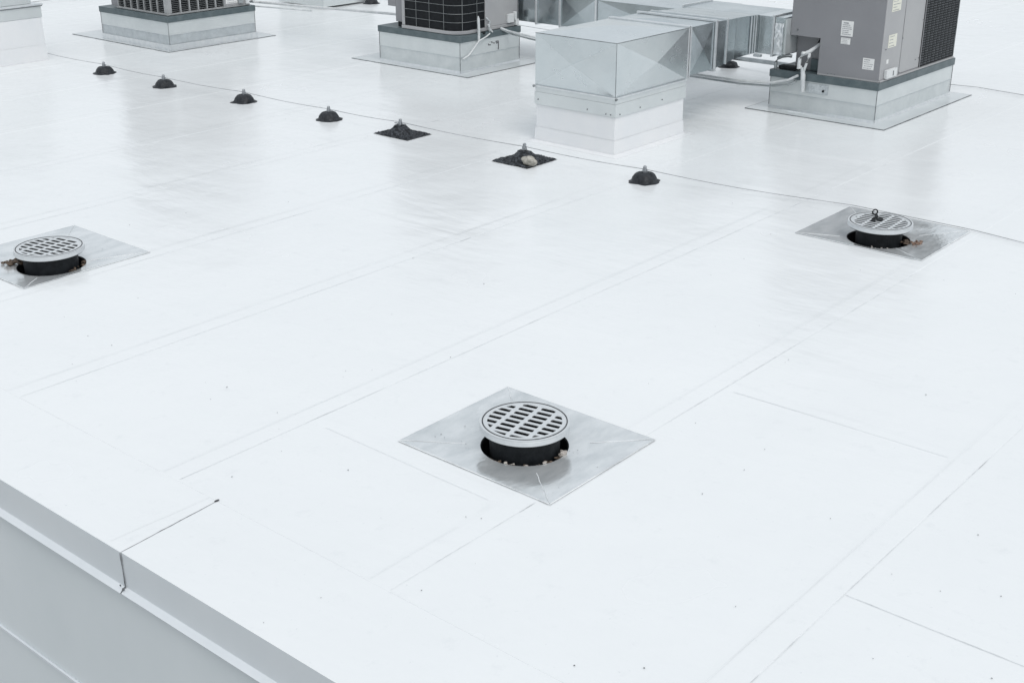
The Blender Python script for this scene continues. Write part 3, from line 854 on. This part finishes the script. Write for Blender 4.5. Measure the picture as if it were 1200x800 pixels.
# dark slot inside the notch, base board
MB().box(X0 + 0.117, X0 + 0.1195, 4.588, 4.655, 0.50, 0.586).build('pipe_opening', 'coil', uR)
MB().box(X0 + 0.10, X0 + 0.118, 4.588, 4.70, ZB + 0.001, 0.405).build('valve_plate', 'cap', uR)
screws([(X0 - 0.001, 4.785, 0.632)], uR, r=0.009)
screws([(X0 - 0.001, yy, ZB + 0.016) for yy in (4.50, 4.47, 4.44)], uR, r=0.0035)
screws([(9.38, yf - 0.004, 0.60), (9.382, yf - 0.004, 0.34), (9.66, yf - 0.004, 0.40), (9.715, yf - 0.004, 0.405), (9.72, yf - 0.004, 0.70), (9.10, yf - .004, .55)], uR, r=0.005)
sticker('x', X0, 4.324, 4.422, 0.625, 0.738, uR, lines=7, seed=1, head=True)
sticker('x', X0, 4.338, 4.415, 0.565, 0.612, uR, lines=4, seed=2)
sticker('x', X0, 4.128, 4.220, 0.398, 0.482, uR, lines=5, seed=3, head=True)
sticker('y', yf, 9.135, 9.285, 0.820, 0.905, uR, m='yellow', lines=4, seed=4)
sticker('y', yf, 9.135, 9.275, 0.555, 0.650, uR, m='yellow', lines=4, seed=7)
sticker('y', yf, 9.135, 9.170, 0.438, 0.470, uR, m='paper', lines=1, seed=6)
bx = MB().box(9.115, 9.29, yf - 0.028, yf - 0.0005, 0.330, 0.395).build('outlet_box', 'plastic', uR, bevel=0.004)
MB().box(9.215, 9.225, yf - 0.031, yf - 0.0285, 0.345, 0.380).build('outlet_lever', 'edge_dark', bx)
# white pipes from the notch
pp = thing('refrigerant_pipes', (9.06, 4.66, 0.1), 'pale wrapped pipes bending out of the notch of the right-hand unit', 'pipes')
MB().tube([(9.15, 4.615, 0.56), (9.10, 4.63, 0.52), (9.04, 4.67, 0.475), (9.01, 4.715, 0.452), (8.99, 4.72, 0.425), (8.985, 4.72, 0.345)], [0.013, 0.013, 0.016, 0.016, 0.0145, 0.0145], 10).build('pipe', 'pipe', pp)
MB().tube([(9.02, 4.655, 0.462), (8.993, 4.645, 0.445), (8.985, 4.655, 0.40), (8.985, 4.675, 0.33)], [0.010, 0.012, 0.010, 0.010], 10).build('pipe', 'pipe', pp)
MB().tube([(8.988, 4.690, 0.36), (8.988, 4.678, 0.30), (8.990, 4.675, 0.175)], [0.014, 0.019, 0.018], 10).build('pipe_sleeve', 'pipe', pp)
MB().tube([(8.985, 4.713, 0.352), (8.985, 4.713, 0.372)], 0.019, 10).build('pipe_collar', 'plastic', pp)
MB().lathe([(0.0005, 0.0), (0.016, 0.003), (0.020, 0.012), (0.016, 0.022), (0.0005, 0.024)], 14, (9.01, 4.70, 0.455)).build('valve', 'plastic', pp)
MB().tube([(9.152, 4.618, 0.59), (9.135, 4.622, 0.56), (9.12, 4.63, 0.53)], 0.019, 10).build('black_sleeve', 'castblack', pp)
# handle-like bent pipe at the far corner of the cap
hp = thing('bent_pipe', (9.08, 4.88, ZB), 'short bent pipe loop standing on the far corner of the right-hand curb', 'pipe')
MB().tube([(9.05, 4.955, 0.305), (9.045, 4.955, 0.365), (9.06, 4.945, 0.392), (9.09, 4.925, 0.405), (9.12, 4.89, 0.410), (9.14, 4.87, 0.405)], 0.013, 10).build('pipe', 'conduit', hp)
MB().box(9.05, 9.12, 4.78, 4.93, ZB - 0.002, ZB + 0.028).build('pipe_foot', 'castblack', hp, bevel=0.004)
# taped patch
pt = thing('patch_plate', (9.025, 4.55, 0.2), 'crinkled tape patch with a dark hole on the right-hand curb', 'patch')
mb = MB(); nn = 14
for i in range(nn + 1):
    for j in range(7):
        y = 4.66 - 0.185 * i / nn; z = 0.165 + 0.075 * j / 6
        mb.v.append(Vector((9.0265 - 0.0035 - 0.007 * abs(noise.noise(Vector((y * 40, z * 50, 1)))) * (1 if 0 < i < nn else 0.2), y, z)))
for i in range(nn):
    for j in range(6):
        a = i * 7 + j; mb.f.append([a, a + 7, a + 8, a + 1])
mb.build('foil_tape', 'galv_stain', pt)
MB().chunk((9.017, 4.512, 0.193), 0.012, 0.3, 1, 1.1, 3).build('hole', 'castblack', pt)

# ------------------------------------------------------------------ middle unit
ZBm = 0.275 + 0.058 + 0.004
uM = thing('air_conditioning_unit', (8.87, 8.3, ZBm), 'grey unit with a rounded black coil behind a wire guard, middle of the three', 'air conditioner', 'rooftop air conditioning units')
ZTm = 1.45
# base pan with rounded front corner
def rounded(x0, x1, y0, y1, r, n=8):
    p = [(x0 + r - r * math.cos(t), y0 + r - r * math.sin(t)) for t in [math.pi / 2 * k_ / n for k_ in range(n + 1)]]
    return p + [(x1, y0), (x1, y1), (x0, y1)]
rc = 0.15
MB().prism(rounded(8.448, 9.285, 7.822, 8.535, rc), ZBm, ZBm + 0.030).build('base_pan', 'paint_pale', uM, bevel=0.003)
inner = rounded(8.462, 8.82, 7.836, 8.52, rc)
MB().prism(inner, ZBm + 0.031, ZTm - 0.03).build('coil', 'coil', uM, angle=60)
path = [(8.458, 8.52)] + [(8.456 + rc - rc * math.cos(t), 7.830 + rc - rc * math.sin(t)) for t in [math.pi / 2 * k_ / 10 for k_ in range(11)]] + [(8.82, 7.830)]
for z in [ZBm + 0.105 + 0.075 * k_ for k_ in range(13)]:
    MB().tube([(x - .003, y - .003, z) for x, y in path], 0.0016, 5, False).build('guard_wire', 'wire', uM)
import bisect
def along(s):
    acc = 0
    for a, b in zip(path[:-1], path[1:]):
        L = math.dist(a, b)
        if acc + L >= s: f = (s - acc) / L; return (a[0] + (b[0] - a[0]) * f, a[1] + (b[1] - a[1]) * f)
        acc += L
    return path[-1]
Ltot = sum(math.dist(a, b) for a, b in zip(path[:-1], path[1:]))
for s_ in (0.168, 0.335, 0.515, 0.70, 0.88):
    if s_ < Ltot:
        x, y = along(s_)
        MB().tube([(x - .004, y - .004, ZBm + 0.03), (x - .004, y - .004, ZTm - 0.03)], 0.0018, 5, False).build('guard_wire', 'wire', uM)
# cabinet: side part with doors, far end blower part
MB().box(8.822, 9.285, 7.828, 8.52, ZBm + 0.031, ZTm).build('cabinet', 'paint_pale', uM, bevel=0.003)
MB().box(8.455, 8.482, 8.50, 8.535, ZBm + 0.031, ZTm - .031).build('corner_post', 'paint_pale', uM, bevel=0.003)
MB().box(8.50, 9.285, 8.536, 8.66, ZBm + 0.045, ZTm).build('end_cabinet', 'paint', uM, bevel=0.003)
MB().box(8.50, 9.285, 8.661, 8.76, 0.515, ZTm).build('end_hood', 'paint', uM, bevel=0.003)
MB().box(8.51, 8.62, 8.54, 8.64, ZBm - 0.001, ZBm + 0.044).build('foot', 'castblack', uM)
MB().prism(rounded(8.44, 9.295, 7.814, 8.77, rc), ZTm + 0.001, ZTm + 0.04).build('lid', 'paint_pale', uM, bevel=0.004)
MB().box(9.276, 9.288, 7.824, 7.827, ZBm + .04, ZTm - .02).build('door_edge', 'edge_dark', uM)
ob = MB().box(9.115, 9.20, 7.800, 7.827, 0.375, 0.455).build('outlet_box', 'plastic', uM, bevel=0.004)
MB().box(9.205, 9.235, 7.797, 7.827, 0.395, 0.470).build('breaker', 'plastic', uM, bevel=0.004)
MB().box(9.22, 9.262, 7.795, 7.827, 0.345, 0.40).build('conduit_box', 'plastic', uM, bevel=0.004)
MB().box(9.236, 9.262, 7.800, 7.826, 0.405, 0.462).build('dark_plug', 'edge_dark', uM, bevel=0.003)
# pipes of the middle unit
pm = thing('refrigerant_pipes', (8.8, 7.79, 0.2), 'pale wrapped pipes rising in front of the rounded black coil', 'pipes')
MB().tube([(8.69, 7.795, 0.255), (8.688, 7.788, 0.34), (8.684, 7.785, 0.40), (8.68, 7.785, 0.465), (8.678, 7.786, 0.49)], [0.014, 0.013, 0.012, 0.012, 0.004], 8).build('pipe', 'pipe', pm)
MB().tube([(8.845, 7.800, 0.335), (8.83, 7.790, 0.37), (8.845, 7.795, 0.42), (8.835, 7.815, 0.445), (8.83, 7.827, 0.455)], 0.010, 8).build('pipe', 'conduit', pm)
MB().tube([(8.88, 7.795, 0.325), (8.84, 7.788, 0.355), (8.82, 7.790, 0.40)], 0.009, 8).build('pipe', 'pipe', pm)
MB().lathe([(0.0005, 0), (0.02, 0.002), (0.022, 0.02), (0.0005, 0.024)], 14, (8.76, 7.80, 0.318)).build('grommet', 'castblack', pm)
MB().tube([(8.84, 7.79, 0.315), (8.78, 7.782, 0.295), (8.68, 7.78, 0.270), (8.60, 7.782, 0.20), (8.54, 7.785, 0.155), (8.47, 7.788, 0.135)], 0.0065, 8).build('drain_tube', 'plastic', pm)
# pen mark
pk = thing('pen_mark', (8.95, 7.80, 0.19), 'black pen scrawl on the side of the middle galvanised curb', 'marking')
ym = 7.8005
def stroke(pts, r=0.004): MB().tube([(x, ym, z) for x, z in pts], r, 5).build('stroke', 'marker', pk)
stroke([(8.835, 0.225), (8.83, 0.212), (8.862, 0.210)]); stroke([(8.868, 0.235), (8.885, 0.232), (8.882, 0.222)]); stroke([(8.90, 0.222), (8.915, 0.220)], 0.005)
stroke([(8.955, 0.232), (8.935, 0.230), (8.94, 0.215), (8.965, 0.218), (8.968, 0.235), (8.972, 0.19), (8.968, 0.155)], 0.0045)

# ------------------------------------------------------------------ left unit
ZBl = ZBm
uL = thing('air_conditioning_unit', (7.98, 11.3, ZBl), 'grey unit with louvred coil panels on both sides, leftmost of the three', 'air conditioner', 'rooftop air conditioning units')
ax0, ax1, ay0, ay1 = 7.492, 8.50, 10.815, 11.66
ZTl = 1.5
MB().box(ax0 - 0.01, ax1, ay0 - 0.01, ay1 + .02, ZBl, ZBl + 0.016).build('base_pan', 'mullion', uL, bevel=0.003)
MB().box(ax0 + 0.03, ax1 - 0.02, ay0 + 0.03, ay1 - .0, ZBl + 0.017, ZTl - .01).build('coil', 'coil', uL)
MB().box(ax0 - .02, ax1 + .02, ay0 - .02, ay1 + .03, ZTl, ZTl + 0.04).build('lid', 'mullion', uL, bevel=0.004)
MB().box(ax0 - 0.004, ax0 + 0.05, ay0 - 0.004, ay0 + 0.055, ZBl + 0.0165, ZTl - .001).build('corner_post', 'mullion', uL, bevel=0.004)
MB().box(ax0 + 0.0, ax0 + 0.3, ay1 + .001, ay1 + 0.12, ZBl + 0.0165, ZTl - .001).build('end_post', 'paint', uL, bevel=0.003)
n_l = 62
def lz(i): return ZBl + 0.028 + (ZTl - 0.03 - ZBl - 0.028) * i / n_l
cols = 7; cw = (ay1 - ay0 - 0.055) / cols
for c_ in range(cols):
    ya = ay0 + 0.055 + c_ * cw
    lv = MB()
    for i in range(n_l):
        z = lz(i)
        lv.add([(ax0 + 0.016, ya + 0.008, z), (ax0 + 0.016, ya + cw, z), (ax0 + 0.004, ya + cw, z + 0.009), (ax0 + 0.004, ya + 0.008, z + 0.009)], [(0, 1, 2, 3)])
    lv.build('louvre_column', 'louvre_grey', uL)
    MB().box(ax0 - 0.002, ax0 + 0.02, ya + cw - 0.004, ya + cw + 0.006, ZBl + 0.017, ZTl - .002).build('mullion', 'mullion', uL)
xw2 = 8.18 - (ax0 + 0.05); c2n = 6; cw = xw2 / c2n
for c_ in range(c2n):
    xa = ax0 + 0.05 + c_ * cw
    lv = MB()
    for i in range(n_l):
        z = lz(i)
        lv.add([(xa + 0.008, ay0 + 0.016, z), (xa + cw, ay0 + 0.016, z), (xa + cw, ay0 + 0.004, z + 0.009), (xa + 0.008, ay0 + 0.004, z + 0.009)], [(0, 1, 2, 3)])
    lv.build('louvre_column', 'louvre_grey', uL)
    MB().box(xa + cw - 0.007, xa + cw + 0.007, ay0 - 0.002, ay0 + 0.02, ZBl + 0.017, ZTl - .002).build('mullion', 'mullion', uL)
MB().box(8.19, 8.49, ay0 - 0.003, ay0 + 0.03, ZBl + 0.0165, ZTl - .002).build('access_panel', 'paint_pale', uL, bevel=0.003)
sticker('y', ay0 - 0.003, 8.20, 8.345, 0.375, 0.46, uL, m='paper', lines=4, seed=9)
MB().box(8.35, 8.40, ay0 - 0.03, ay0 - 0.0035, 0.37, 0.43).build('outlet_box', 'conduit', uL, bevel=0.003)
MB().box(8.44, 8.475, ay0 - 0.028, ay0 - 0.0035, 0.355, 0.395).build('conduit_box', 'plastic', uL, bevel=0.003)

# ------------------------------------------------------------------ box at the left edge of the picture
cbx = thing('hooded_curb', (5.6, 11.8, 0), 'white membrane-clad curb box with pale metal hood in the top left corner', 'roof curb')
bx0, bx1, by0, by1 = 4.9, 6.425, 11.305, 12.4
def skirt(mb, x0, x1, y0, y1, z0, z1, flare):
    mb.add([(x0 - flare, y0 - flare, z0), (x1 + flare, y0 - flare, z0), (x1 + flare, y1 + flare, z0), (x0 - flare, y1 + flare, z0),
            (x0, y0, z1), (x1, y0, z1), (x1, y1, z1), (x0, y1, z1)], [(0, 1, 5, 4), (1, 2, 6, 5), (2, 3, 7, 6), (3, 0, 4, 7)])
    return mb
skirt(MB(), bx0 - .003, bx1 + .003, by0 - .003, by1 + .003, 0.0004, 0.145, 0.004).build('membrane_skirt', 'wrap', cbx)
MB().box(bx0, bx1, by0, by1, 0.10, 0.400).build('membrane_wall', 'wrap', cbx, bevel=0.004)
MB().box(bx0 - .004, bx1 + .004, by0 - .004, by1 + .004, 0.401, 0.508).build('metal_band', 'galv', cbx)
MB().box(bx0 - .02, bx1 + .02, by0 - .02, by1 + .02, 0.509, 0.524).build('hood_edge', 'galv_bright', cbx, bevel=0.003)
MB().box(bx0 - .012, bx1 + .014, by0 - .012, by1 + .012, 0.500, 0.5085).build('painted_hood_shadow', 'edge_dark', cbx)  # solid dark strip: shade under the hood edge put into colour
MB().box(bx0, bx1 - 0.06, by0 + 0.05, by1 - 0.02, 0.525, 1.0).build('hood', 'galv', cbx, bevel=0.004)

# ------------------------------------------------------------------ duct curb, duct
dc = thing('duct_curb', (7.40, 5.37, 0), 'white membrane-wrapped curb under the cross-broken sheet metal duct box', 'roof curb')
x0, x1, y0, y1 = 6.985, 7.835, 5.02, 5.715
skirt(MB(), x0 - .003, x1 + .003, y0 - .003, y1 + .003, 0.003, 0.10, 0.006).build('membrane_skirt', 'wrap', dc)
skirt(MB(), x0 - .01, x1 + .01, y0 - .01, y1 + .01, 0.0004, 0.006, 0.06).build('membrane_foot', 'wrap', dc)
MB().box(x0, x1, y0, y1, 0.09, 0.262).build('membrane_wall', 'wrap', dc, bevel=0.003)
duct = thing('sheet_metal_duct', (8.6, 5.6, 0.26), 'galvanised rectangular duct running from the cross-broken box to behind the right unit', 'duct')
B = (x0 + 0.012, 7.86, y0 + 0.012, y1 + .01)
for nm, z_0, z_1, o_, m_ in (('curb_band', 0.264, 0.352, 0.010, 'galv'), ('curb_band', 0.353, 0.388, 0.006, 'galv'), ('collar', 0.389, 0.399, 0.014, 'galv_bright')):
    MB().box(x0 - o_, x1 + o_, y0 - o_, y1 + o_, z_0, z_1).build(nm, m_, duct)
screws([(x0 - .012, 5.69, .30), (x0 - .012, 5.25, .29), (x0 - .012, 5.05, .28), (x0 - .012, 5.09, .28), (x0 + .04, y0 - .012, .28), (x0 + .28, y0 - .012, .29), (x0 + .55, y0 - .012, .30)], duct, r=0.0055)
screws([(x0 - .018, y1 + .01, .392), (x0 - .018, y0 - .018, .390)], duct, r=0.012)

def crossbreak(mb, p00, p10, p11, p01, nrm, h=0.012):
    p = [Vector(q) for q in (p00, p10, p11, p01)]; c = sum(p, Vector()) / 4 + Vector(nrm) * h
    mb.add(p + [c], [(0, 1, 4), (1, 2, 4), (2, 3, 4), (3, 0, 4)])
    return mb
def ductbox(a, bb, c_, d, z_0, z_1, faces, h=0.012, name='duct_section', m_='galv_duct'):
    """rectangular section; each wall is cross-broken: creased to a low pyramid"""
    mb = MB()
    if 'x-' in faces: crossbreak(mb, (a, d, z_0), (a, c_, z_0), (a, c_, z_1), (a, d, z_1), (-1, 0, 0), h)
    if 'y-' in faces: crossbreak(mb, (a, c_, z_0), (bb, c_, z_0), (bb, c_, z_1), (a, c_, z_1), (0, -1, 0), h)
    if 'x+' in faces: crossbreak(mb, (bb, c_, z_0), (bb, d, z_0), (bb, d, z_1), (bb, c_, z_1), (1, 0, 0), h)
    if 'y+' in faces: crossbreak(mb, (bb, d, z_0), (a, d, z_0), (a, d, z_1), (bb, d, z_1), (0, 1, 0), h)
    if 't' in faces: crossbreak(mb, (a, c_, z_1), (bb, c_, z_1), (bb, d, z_1), (a, d, z_1), (0, 0, 1), h)
    if 'b' in faces: crossbreak(mb, (a, d, z_0), (bb, d, z_0), (bb, c_, z_0), (a, c_, z_0), (0, 0, -1), h * .5)
    return mb.build(name, m_, duct, smooth=False)
DZ0, DZ1 = 0.400, 0.762
ductbox(B[0] - .015, B[1] - 0.005, B[2] - .012, B[3], DZ0, DZ1, ['x-', 'y-', 'y+', 't', 'b', 'x+'], 0.036, 'elbow_box')
e_ = MB()
xa, ya = B[0] - .015, B[2] - .012
e_.tube([(xa, ya, DZ0), (xa, ya, DZ1), (xa, B[3], DZ1)], 0.0028, 5)
e_.tube([(xa, ya, DZ1), (B[1], ya, DZ1)], 0.0028, 5)
e_.build('edge_seam', 'edge_dark', duct)
# thick flange pair after the box
def flange(x, y_0, y_1, z_0, z_1, t_=0.010, w_=0.022, m_='galv_bright'):
    mb = MB()
    mb.box(x - t_, x + t_, y_0 - w_, y_1 + w_, z_1 + 0.0005, z_1 + w_)
    mb.box(x - t_, x + t_, y_0 - w_, y_1 + w_, z_0 - w_, z_0 - 0.0005)
    mb.box(x - t_, x + t_, y_0 - w_, y_0 - 0.0005, z_0, z_1)
    mb.box(x - t_, x + t_, y_1 + 0.0005, y_1 + w_, z_0, z_1)
    return mb.build('flange', m_, duct, bevel=0.002)
def flangey(y, x_0, x_1, z_0, z_1, t_=0.009, w_=0.018, m_='galv_bright'):
    mb = MB()
    mb.box(x_0 - w_, x_1 + w_, y - t_, y + t_, z_1 + 0.0005, z_1 + w_)
    mb.box(x_0 - w_, x_1 + w_, y - t_, y + t_, z_0 - w_, z_0 - 0.0005)
    mb.box(x_0 - w_, x_0 - 0.0005, y - t_, y + t_, z_0, z_1)
    mb.box(x_1 + 0.0005, x_1 + w_, y - t_, y + t_, z_0, z_1)
    return mb.build('flange', m_, duct, bevel=0.002)
yd0, yd1 = 5.035, 5.725
flange(7.868, yd0, yd1, DZ0 + .01, DZ1 - .004, 0.008, 0.014); flange(7.895, yd0, yd1, DZ0 + .01, DZ1 - .004, 0.008, 0.014)
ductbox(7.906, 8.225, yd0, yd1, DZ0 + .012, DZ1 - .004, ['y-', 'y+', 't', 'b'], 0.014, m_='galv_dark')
flange(8.240, yd0, yd1, DZ0 + .012, DZ1 - .004, 0.011, 0.016)
# transition sections between the box duct and the trunk
TX0, TX1 = 8.965, 9.40
TZ0, TZ1 = 0.430, 0.722
TY0 = 5.10
ys_ = [(8.252, 5.037, DZ0 + .012), (8.43, 5.050, 0.425), (8.62, 5.085, TZ0), (8.80, 5.10, TZ0), (TX0 - 0.002, TY0, TZ0)]
def topz(x): return DZ1 - .004 + (TZ1 - DZ1 + .004) * (x - 8.252) / (TX0 - 8.252)
for (p, q) in zip(ys_[:-1], ys_[1:]):
    m2 = MB()
    z1a = topz(p[0]); z1b = topz(q[0])
    m2.add([(p[0] + .001, p[1], p[2]), (q[0] - .001, q[1], q[2]), (q[0] - .001, q[1], z1b), (p[0] + .001, p[1], z1a), (p[0] + .001, yd1, p[2]), (q[0] - .001, yd1 + .02, q[2]), (q[0] - .001, yd1 + .02, z1b), (p[0] + .001, yd1, z1a)],
           [(0, 1, 2, 3), (4, 5, 6, 7), (3, 2, 6, 7), (0, 1, 5, 4)])
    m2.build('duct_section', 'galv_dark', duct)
for (x, y) in ((8.43, 5.050),):
    zt_ = topz(x)
    MB().box(x - 0.006, x + 0.006, y - 0.008, y - .0005, 0.420, zt_ + .010).box(x - 0.006, x + 0.006, y - .0003, yd1 + .02, zt_ + 0.0005, zt_ + 0.010).build('standing_seam', 'galv_bright', duct)
for (x, y) in ((8.86, 5.092), (8.90, 5.092), (8.935, 5.092)):
    MB().tube([(x, y, TZ0), (x, y, TZ1)], 0.007, 6).build('rib', 'galv_stain', duct)
MB().box(TX0 + .001, TX1, TY0 + .001, 5.80, TZ0, TZ1).build('duct_section', 'galv_dark', duct)
ductbox(TX0, TX1, 4.965, TY0 - .001, TZ0, TZ1, ['x-', 'x+', 't', 'b'], 0.003, m_='galv_duct')
ductbox(TX0, TX1, 4.862, 4.940, TZ0, TZ1, ['x-', 'x+', 't', 'b', 'y-'], 0.002, m_='galv_duct')
flangey(4.952, TX0, TX1, TZ0, TZ1, 0.009, 0.013)
MB().box(TX0 + 0.012, TX1 - .012, 4.846, 4.8605, TZ0 + .012, TZ1 - .012).build('unit_connection', 'galv_old', duct)
LX0, LX1, LZ0, LZ1 = 9.32, 9.95, 0.372, 0.640
flangey(5.812, 9.0, 9.42, TZ0, TZ1, 0.009, 0.013)
secs = [(5.83, 6.93), (6.95, 7.34), (7.36, 7.62), (7.64, 9.4)]
for a_, b_ in secs:
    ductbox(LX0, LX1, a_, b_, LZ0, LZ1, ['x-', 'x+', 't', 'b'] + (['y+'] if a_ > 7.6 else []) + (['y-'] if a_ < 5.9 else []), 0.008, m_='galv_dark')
for (a, b) in zip(secs[:-1], secs[1:]):
    flangey((a[1] + b[0]) / 2, LX0, LX1, LZ0, LZ1, 0.010, 0.014, 'galv_bright')
MB().box(TX0 - .05, TX0 - .01, 5.03, 5.09, TZ0 - 0.022, TZ0 - .001).build('hanger_bracket', 'galv_stain', duct, bevel=0.003)
# crinkled foil by the right unit
mb = MB()
for i in range(13):
    for j in range(15):
        y = 4.938 - 0.075 * i / 12; z = TZ0 + 0.01 + 0.24 * j / 14
        mb.v.append(Vector((TX0 - 0.006 - 0.016 * abs(noise.noise(Vector((y * 35, z * 35, 4)))), y, z)))
for i in range(12):
    for j in range(14):
        a = i * 15 + j; mb.f.append([a, a + 15, a + 16, a + 1])
mb.build('foil_wrap', 'galv_bright', duct, smooth=False)
for y in (8.9, 9.2):
    MB().box(LX1 - 0.06, LX1 - 0.02, y - .02, y + .02, 0.004, LZ0 - 0.012).build('duct_leg', 'galv_stain', duct)

# ------------------------------------------------------------------ conduits
def run(name, pts, r, m_, label, cat='conduit', parts=None):
    t = thing(name, pts[0], label, cat)
    MB().tube(pts, r, 8).build('pipe', m_, t)
    for p in (parts or []):
        MB().tube(p[0], p[1], 8).build(p[2], m_, t)
    return t
run('conduit', [(8.55, 10.80, 0.375), (8.62, 10.95, 0.345), (8.70, 10.9, 0.335), (9.0, 9.95, 0.315), (9.24, 9.15, 0.300), (9.26, 8.72, 0.30)], 0.013, 'pipe',
    'pale conduit running from the louvred unit to the black coil unit', parts=[([(8.60, 10.86, 0.31), (8.85, 10.25, 0.29)], 0.008, 'tube')])
c_ = run('conduit', [(9.0, 7.80, 0.345), (9.07, 7.76, 0.312), (9.04, 7.5, 0.300), (8.93, 6.4, 0.25), (8.86, 5.66, 0.215), (8.90, 5.2, 0.205), (8.965, 4.93, 0.215), (8.985, 4.80, 0.25), (8.99, 4.72, 0.295)], 0.010, 'pipe',
    'pair of pale conduits passing under the duct to the right-hand curb')
MB().tube([(9.0, 7.79, 0.335), (9.09, 7.74, 0.285), (9.06, 7.5, 0.272), (8.96, 6.4, 0.225), (8.89, 5.66, 0.188), (8.92, 5.2, 0.180), (8.975, 4.95, 0.185), (8.990, 4.80, 0.21), (8.995, 4.74, 0.245)], 0.008, 8).build('pipe', 'conduit', c_)
t = thing('support_rail', (10.1, 6.1, 0.1), 'grey steel rail lying on the black cone under the duct', 'rail')
MB().tube([(10.35, 6.25, 0.085), (10.26, 5.6, 0.105), (10.16, 5.2, 0.12), (10.0, 5.04, 0.13)], 0.021, 6).build('rail', 'conduit', t)

# far box in the background at the top edge
bt = thing('duct_box', (10.9, 12.2, 0), 'blue-grey sheet metal box between the left and middle units, cut by the picture top', 'duct')
MB().box(10.38, 11.2, 11.80, 12.62, 0.02, 0.30).build('curb_wall', 'galv', bt, bevel=0.004)
MB().box(10.36, 11.22, 11.78, 12.64, 0.302, 0.70).build('box_wall', 'galv_duct', bt, bevel=0.004)
MB().box(10.35, 11.23, 11.77, 12.65, 0.701, 0.72).build('box_lid', 'galv_bright', bt, bevel=0.003)

# ------------------------------------------------------------------ specks of dirt on the membrane
spk = [(3.30, 1.62)]
rnd = random.Random(21)
mb = MB()
def speck(x, y, r, el=1.0, q=0):
    mb.chunk((x, y, 0.0032), r, el, 1.0, 0.35, q)
import itertools
cam_pts = []
def ground_pt(u, v):
    f_, p_, a_ = 1484.0, R(22.74), R(40.4)
    F = Vector((math.cos(a_) * math.cos(p_), math.sin(a_) * math.cos(p_), -math.sin(p_)))
    Rr = Vector((math.sin(a_), -math.cos(a_), 0)); U = Rr.cross(F)
    d = F * f_ + Rr * (u - 600) - U * (v - 400)
    t_ = -2.2 / d.z
    return d.x * t_, d.y * t_
marks = [(567, 333, 3.2), (103, 394, 2.6), (131, 405, 3), (266, 454, 3), (85, 427, 2), (247, 468, 1.6), (325, 484, 1.8), (327, 503, 1.8), (330, 529, 1.6),
         (272, 559, 3), (309, 730, 1.8), (546, 606, 2.2), (564, 608, 2), (494, 692, 2.4), (924, 422, 2.4), (1085, 463, 2.6), (896, 527, 2.4), (815, 496, 2),
         (872, 551, 2), (823, 579, 3), (973, 608, 2), (1146, 627, 2.6), (1173, 699, 3.6), (1162, 795, 2.6), (862, 711, 1.8), (1023, 772, 1.8), (903, 275, 2.6),
         (1105, 258, 2), (988, 217, 2), (405, 435, 2.2), (484, 303, 2.6), (152, 264, 3), (218, 250, 2.5), (338, 237, 2), (673, 780, 3), (755, 783, 4), (528, 419, 2),
         (436, 434, 1.6), (402, 442, 1.6), (760, 450, 1.5), (1102, 693, 2), (1045, 673, 1.6), (838, 383, 1.6), (890, 382, 1.6), (1106, 329, 2), (1190, 345, 2), (833, 323, 2)]
for q, (u, v, r_) in enumerate(marks):
    x, y = ground_pt(u, v)
    speck(x, y, 0.00105 * min(r_, 2.7), 1.4 if q % 3 == 0 else 1.0, q)
for q, (u, v) in enumerate([(510, 512), (517, 509), (521, 513), (545, 500), (541, 518), (546, 521), (549, 526), (667, 529), (672, 531), (677, 528), (640, 590), (655, 583), (648, 578), (700, 548), (655, 572), (120, 292), (112, 290), (138, 299), (1048, 262), (1080, 266)]):
    x, y = ground_pt(u, v); speck(x, y, 0.0021, 1.8 if q % 2 else 0.8, 400 + q)
for q in range(150):
    x = rnd.uniform(2.0, 12); y = rnd.uniform(-2, 13)
    speck(x, y, rnd.uniform(0.0009, 0.0024), rnd.uniform(0.8, 2), 200 + q)
tag(mb.build('dirt_specks', 'speck'), 'tiny dark specks of dirt scattered over the white roof', 'dirt', kind='stuff')
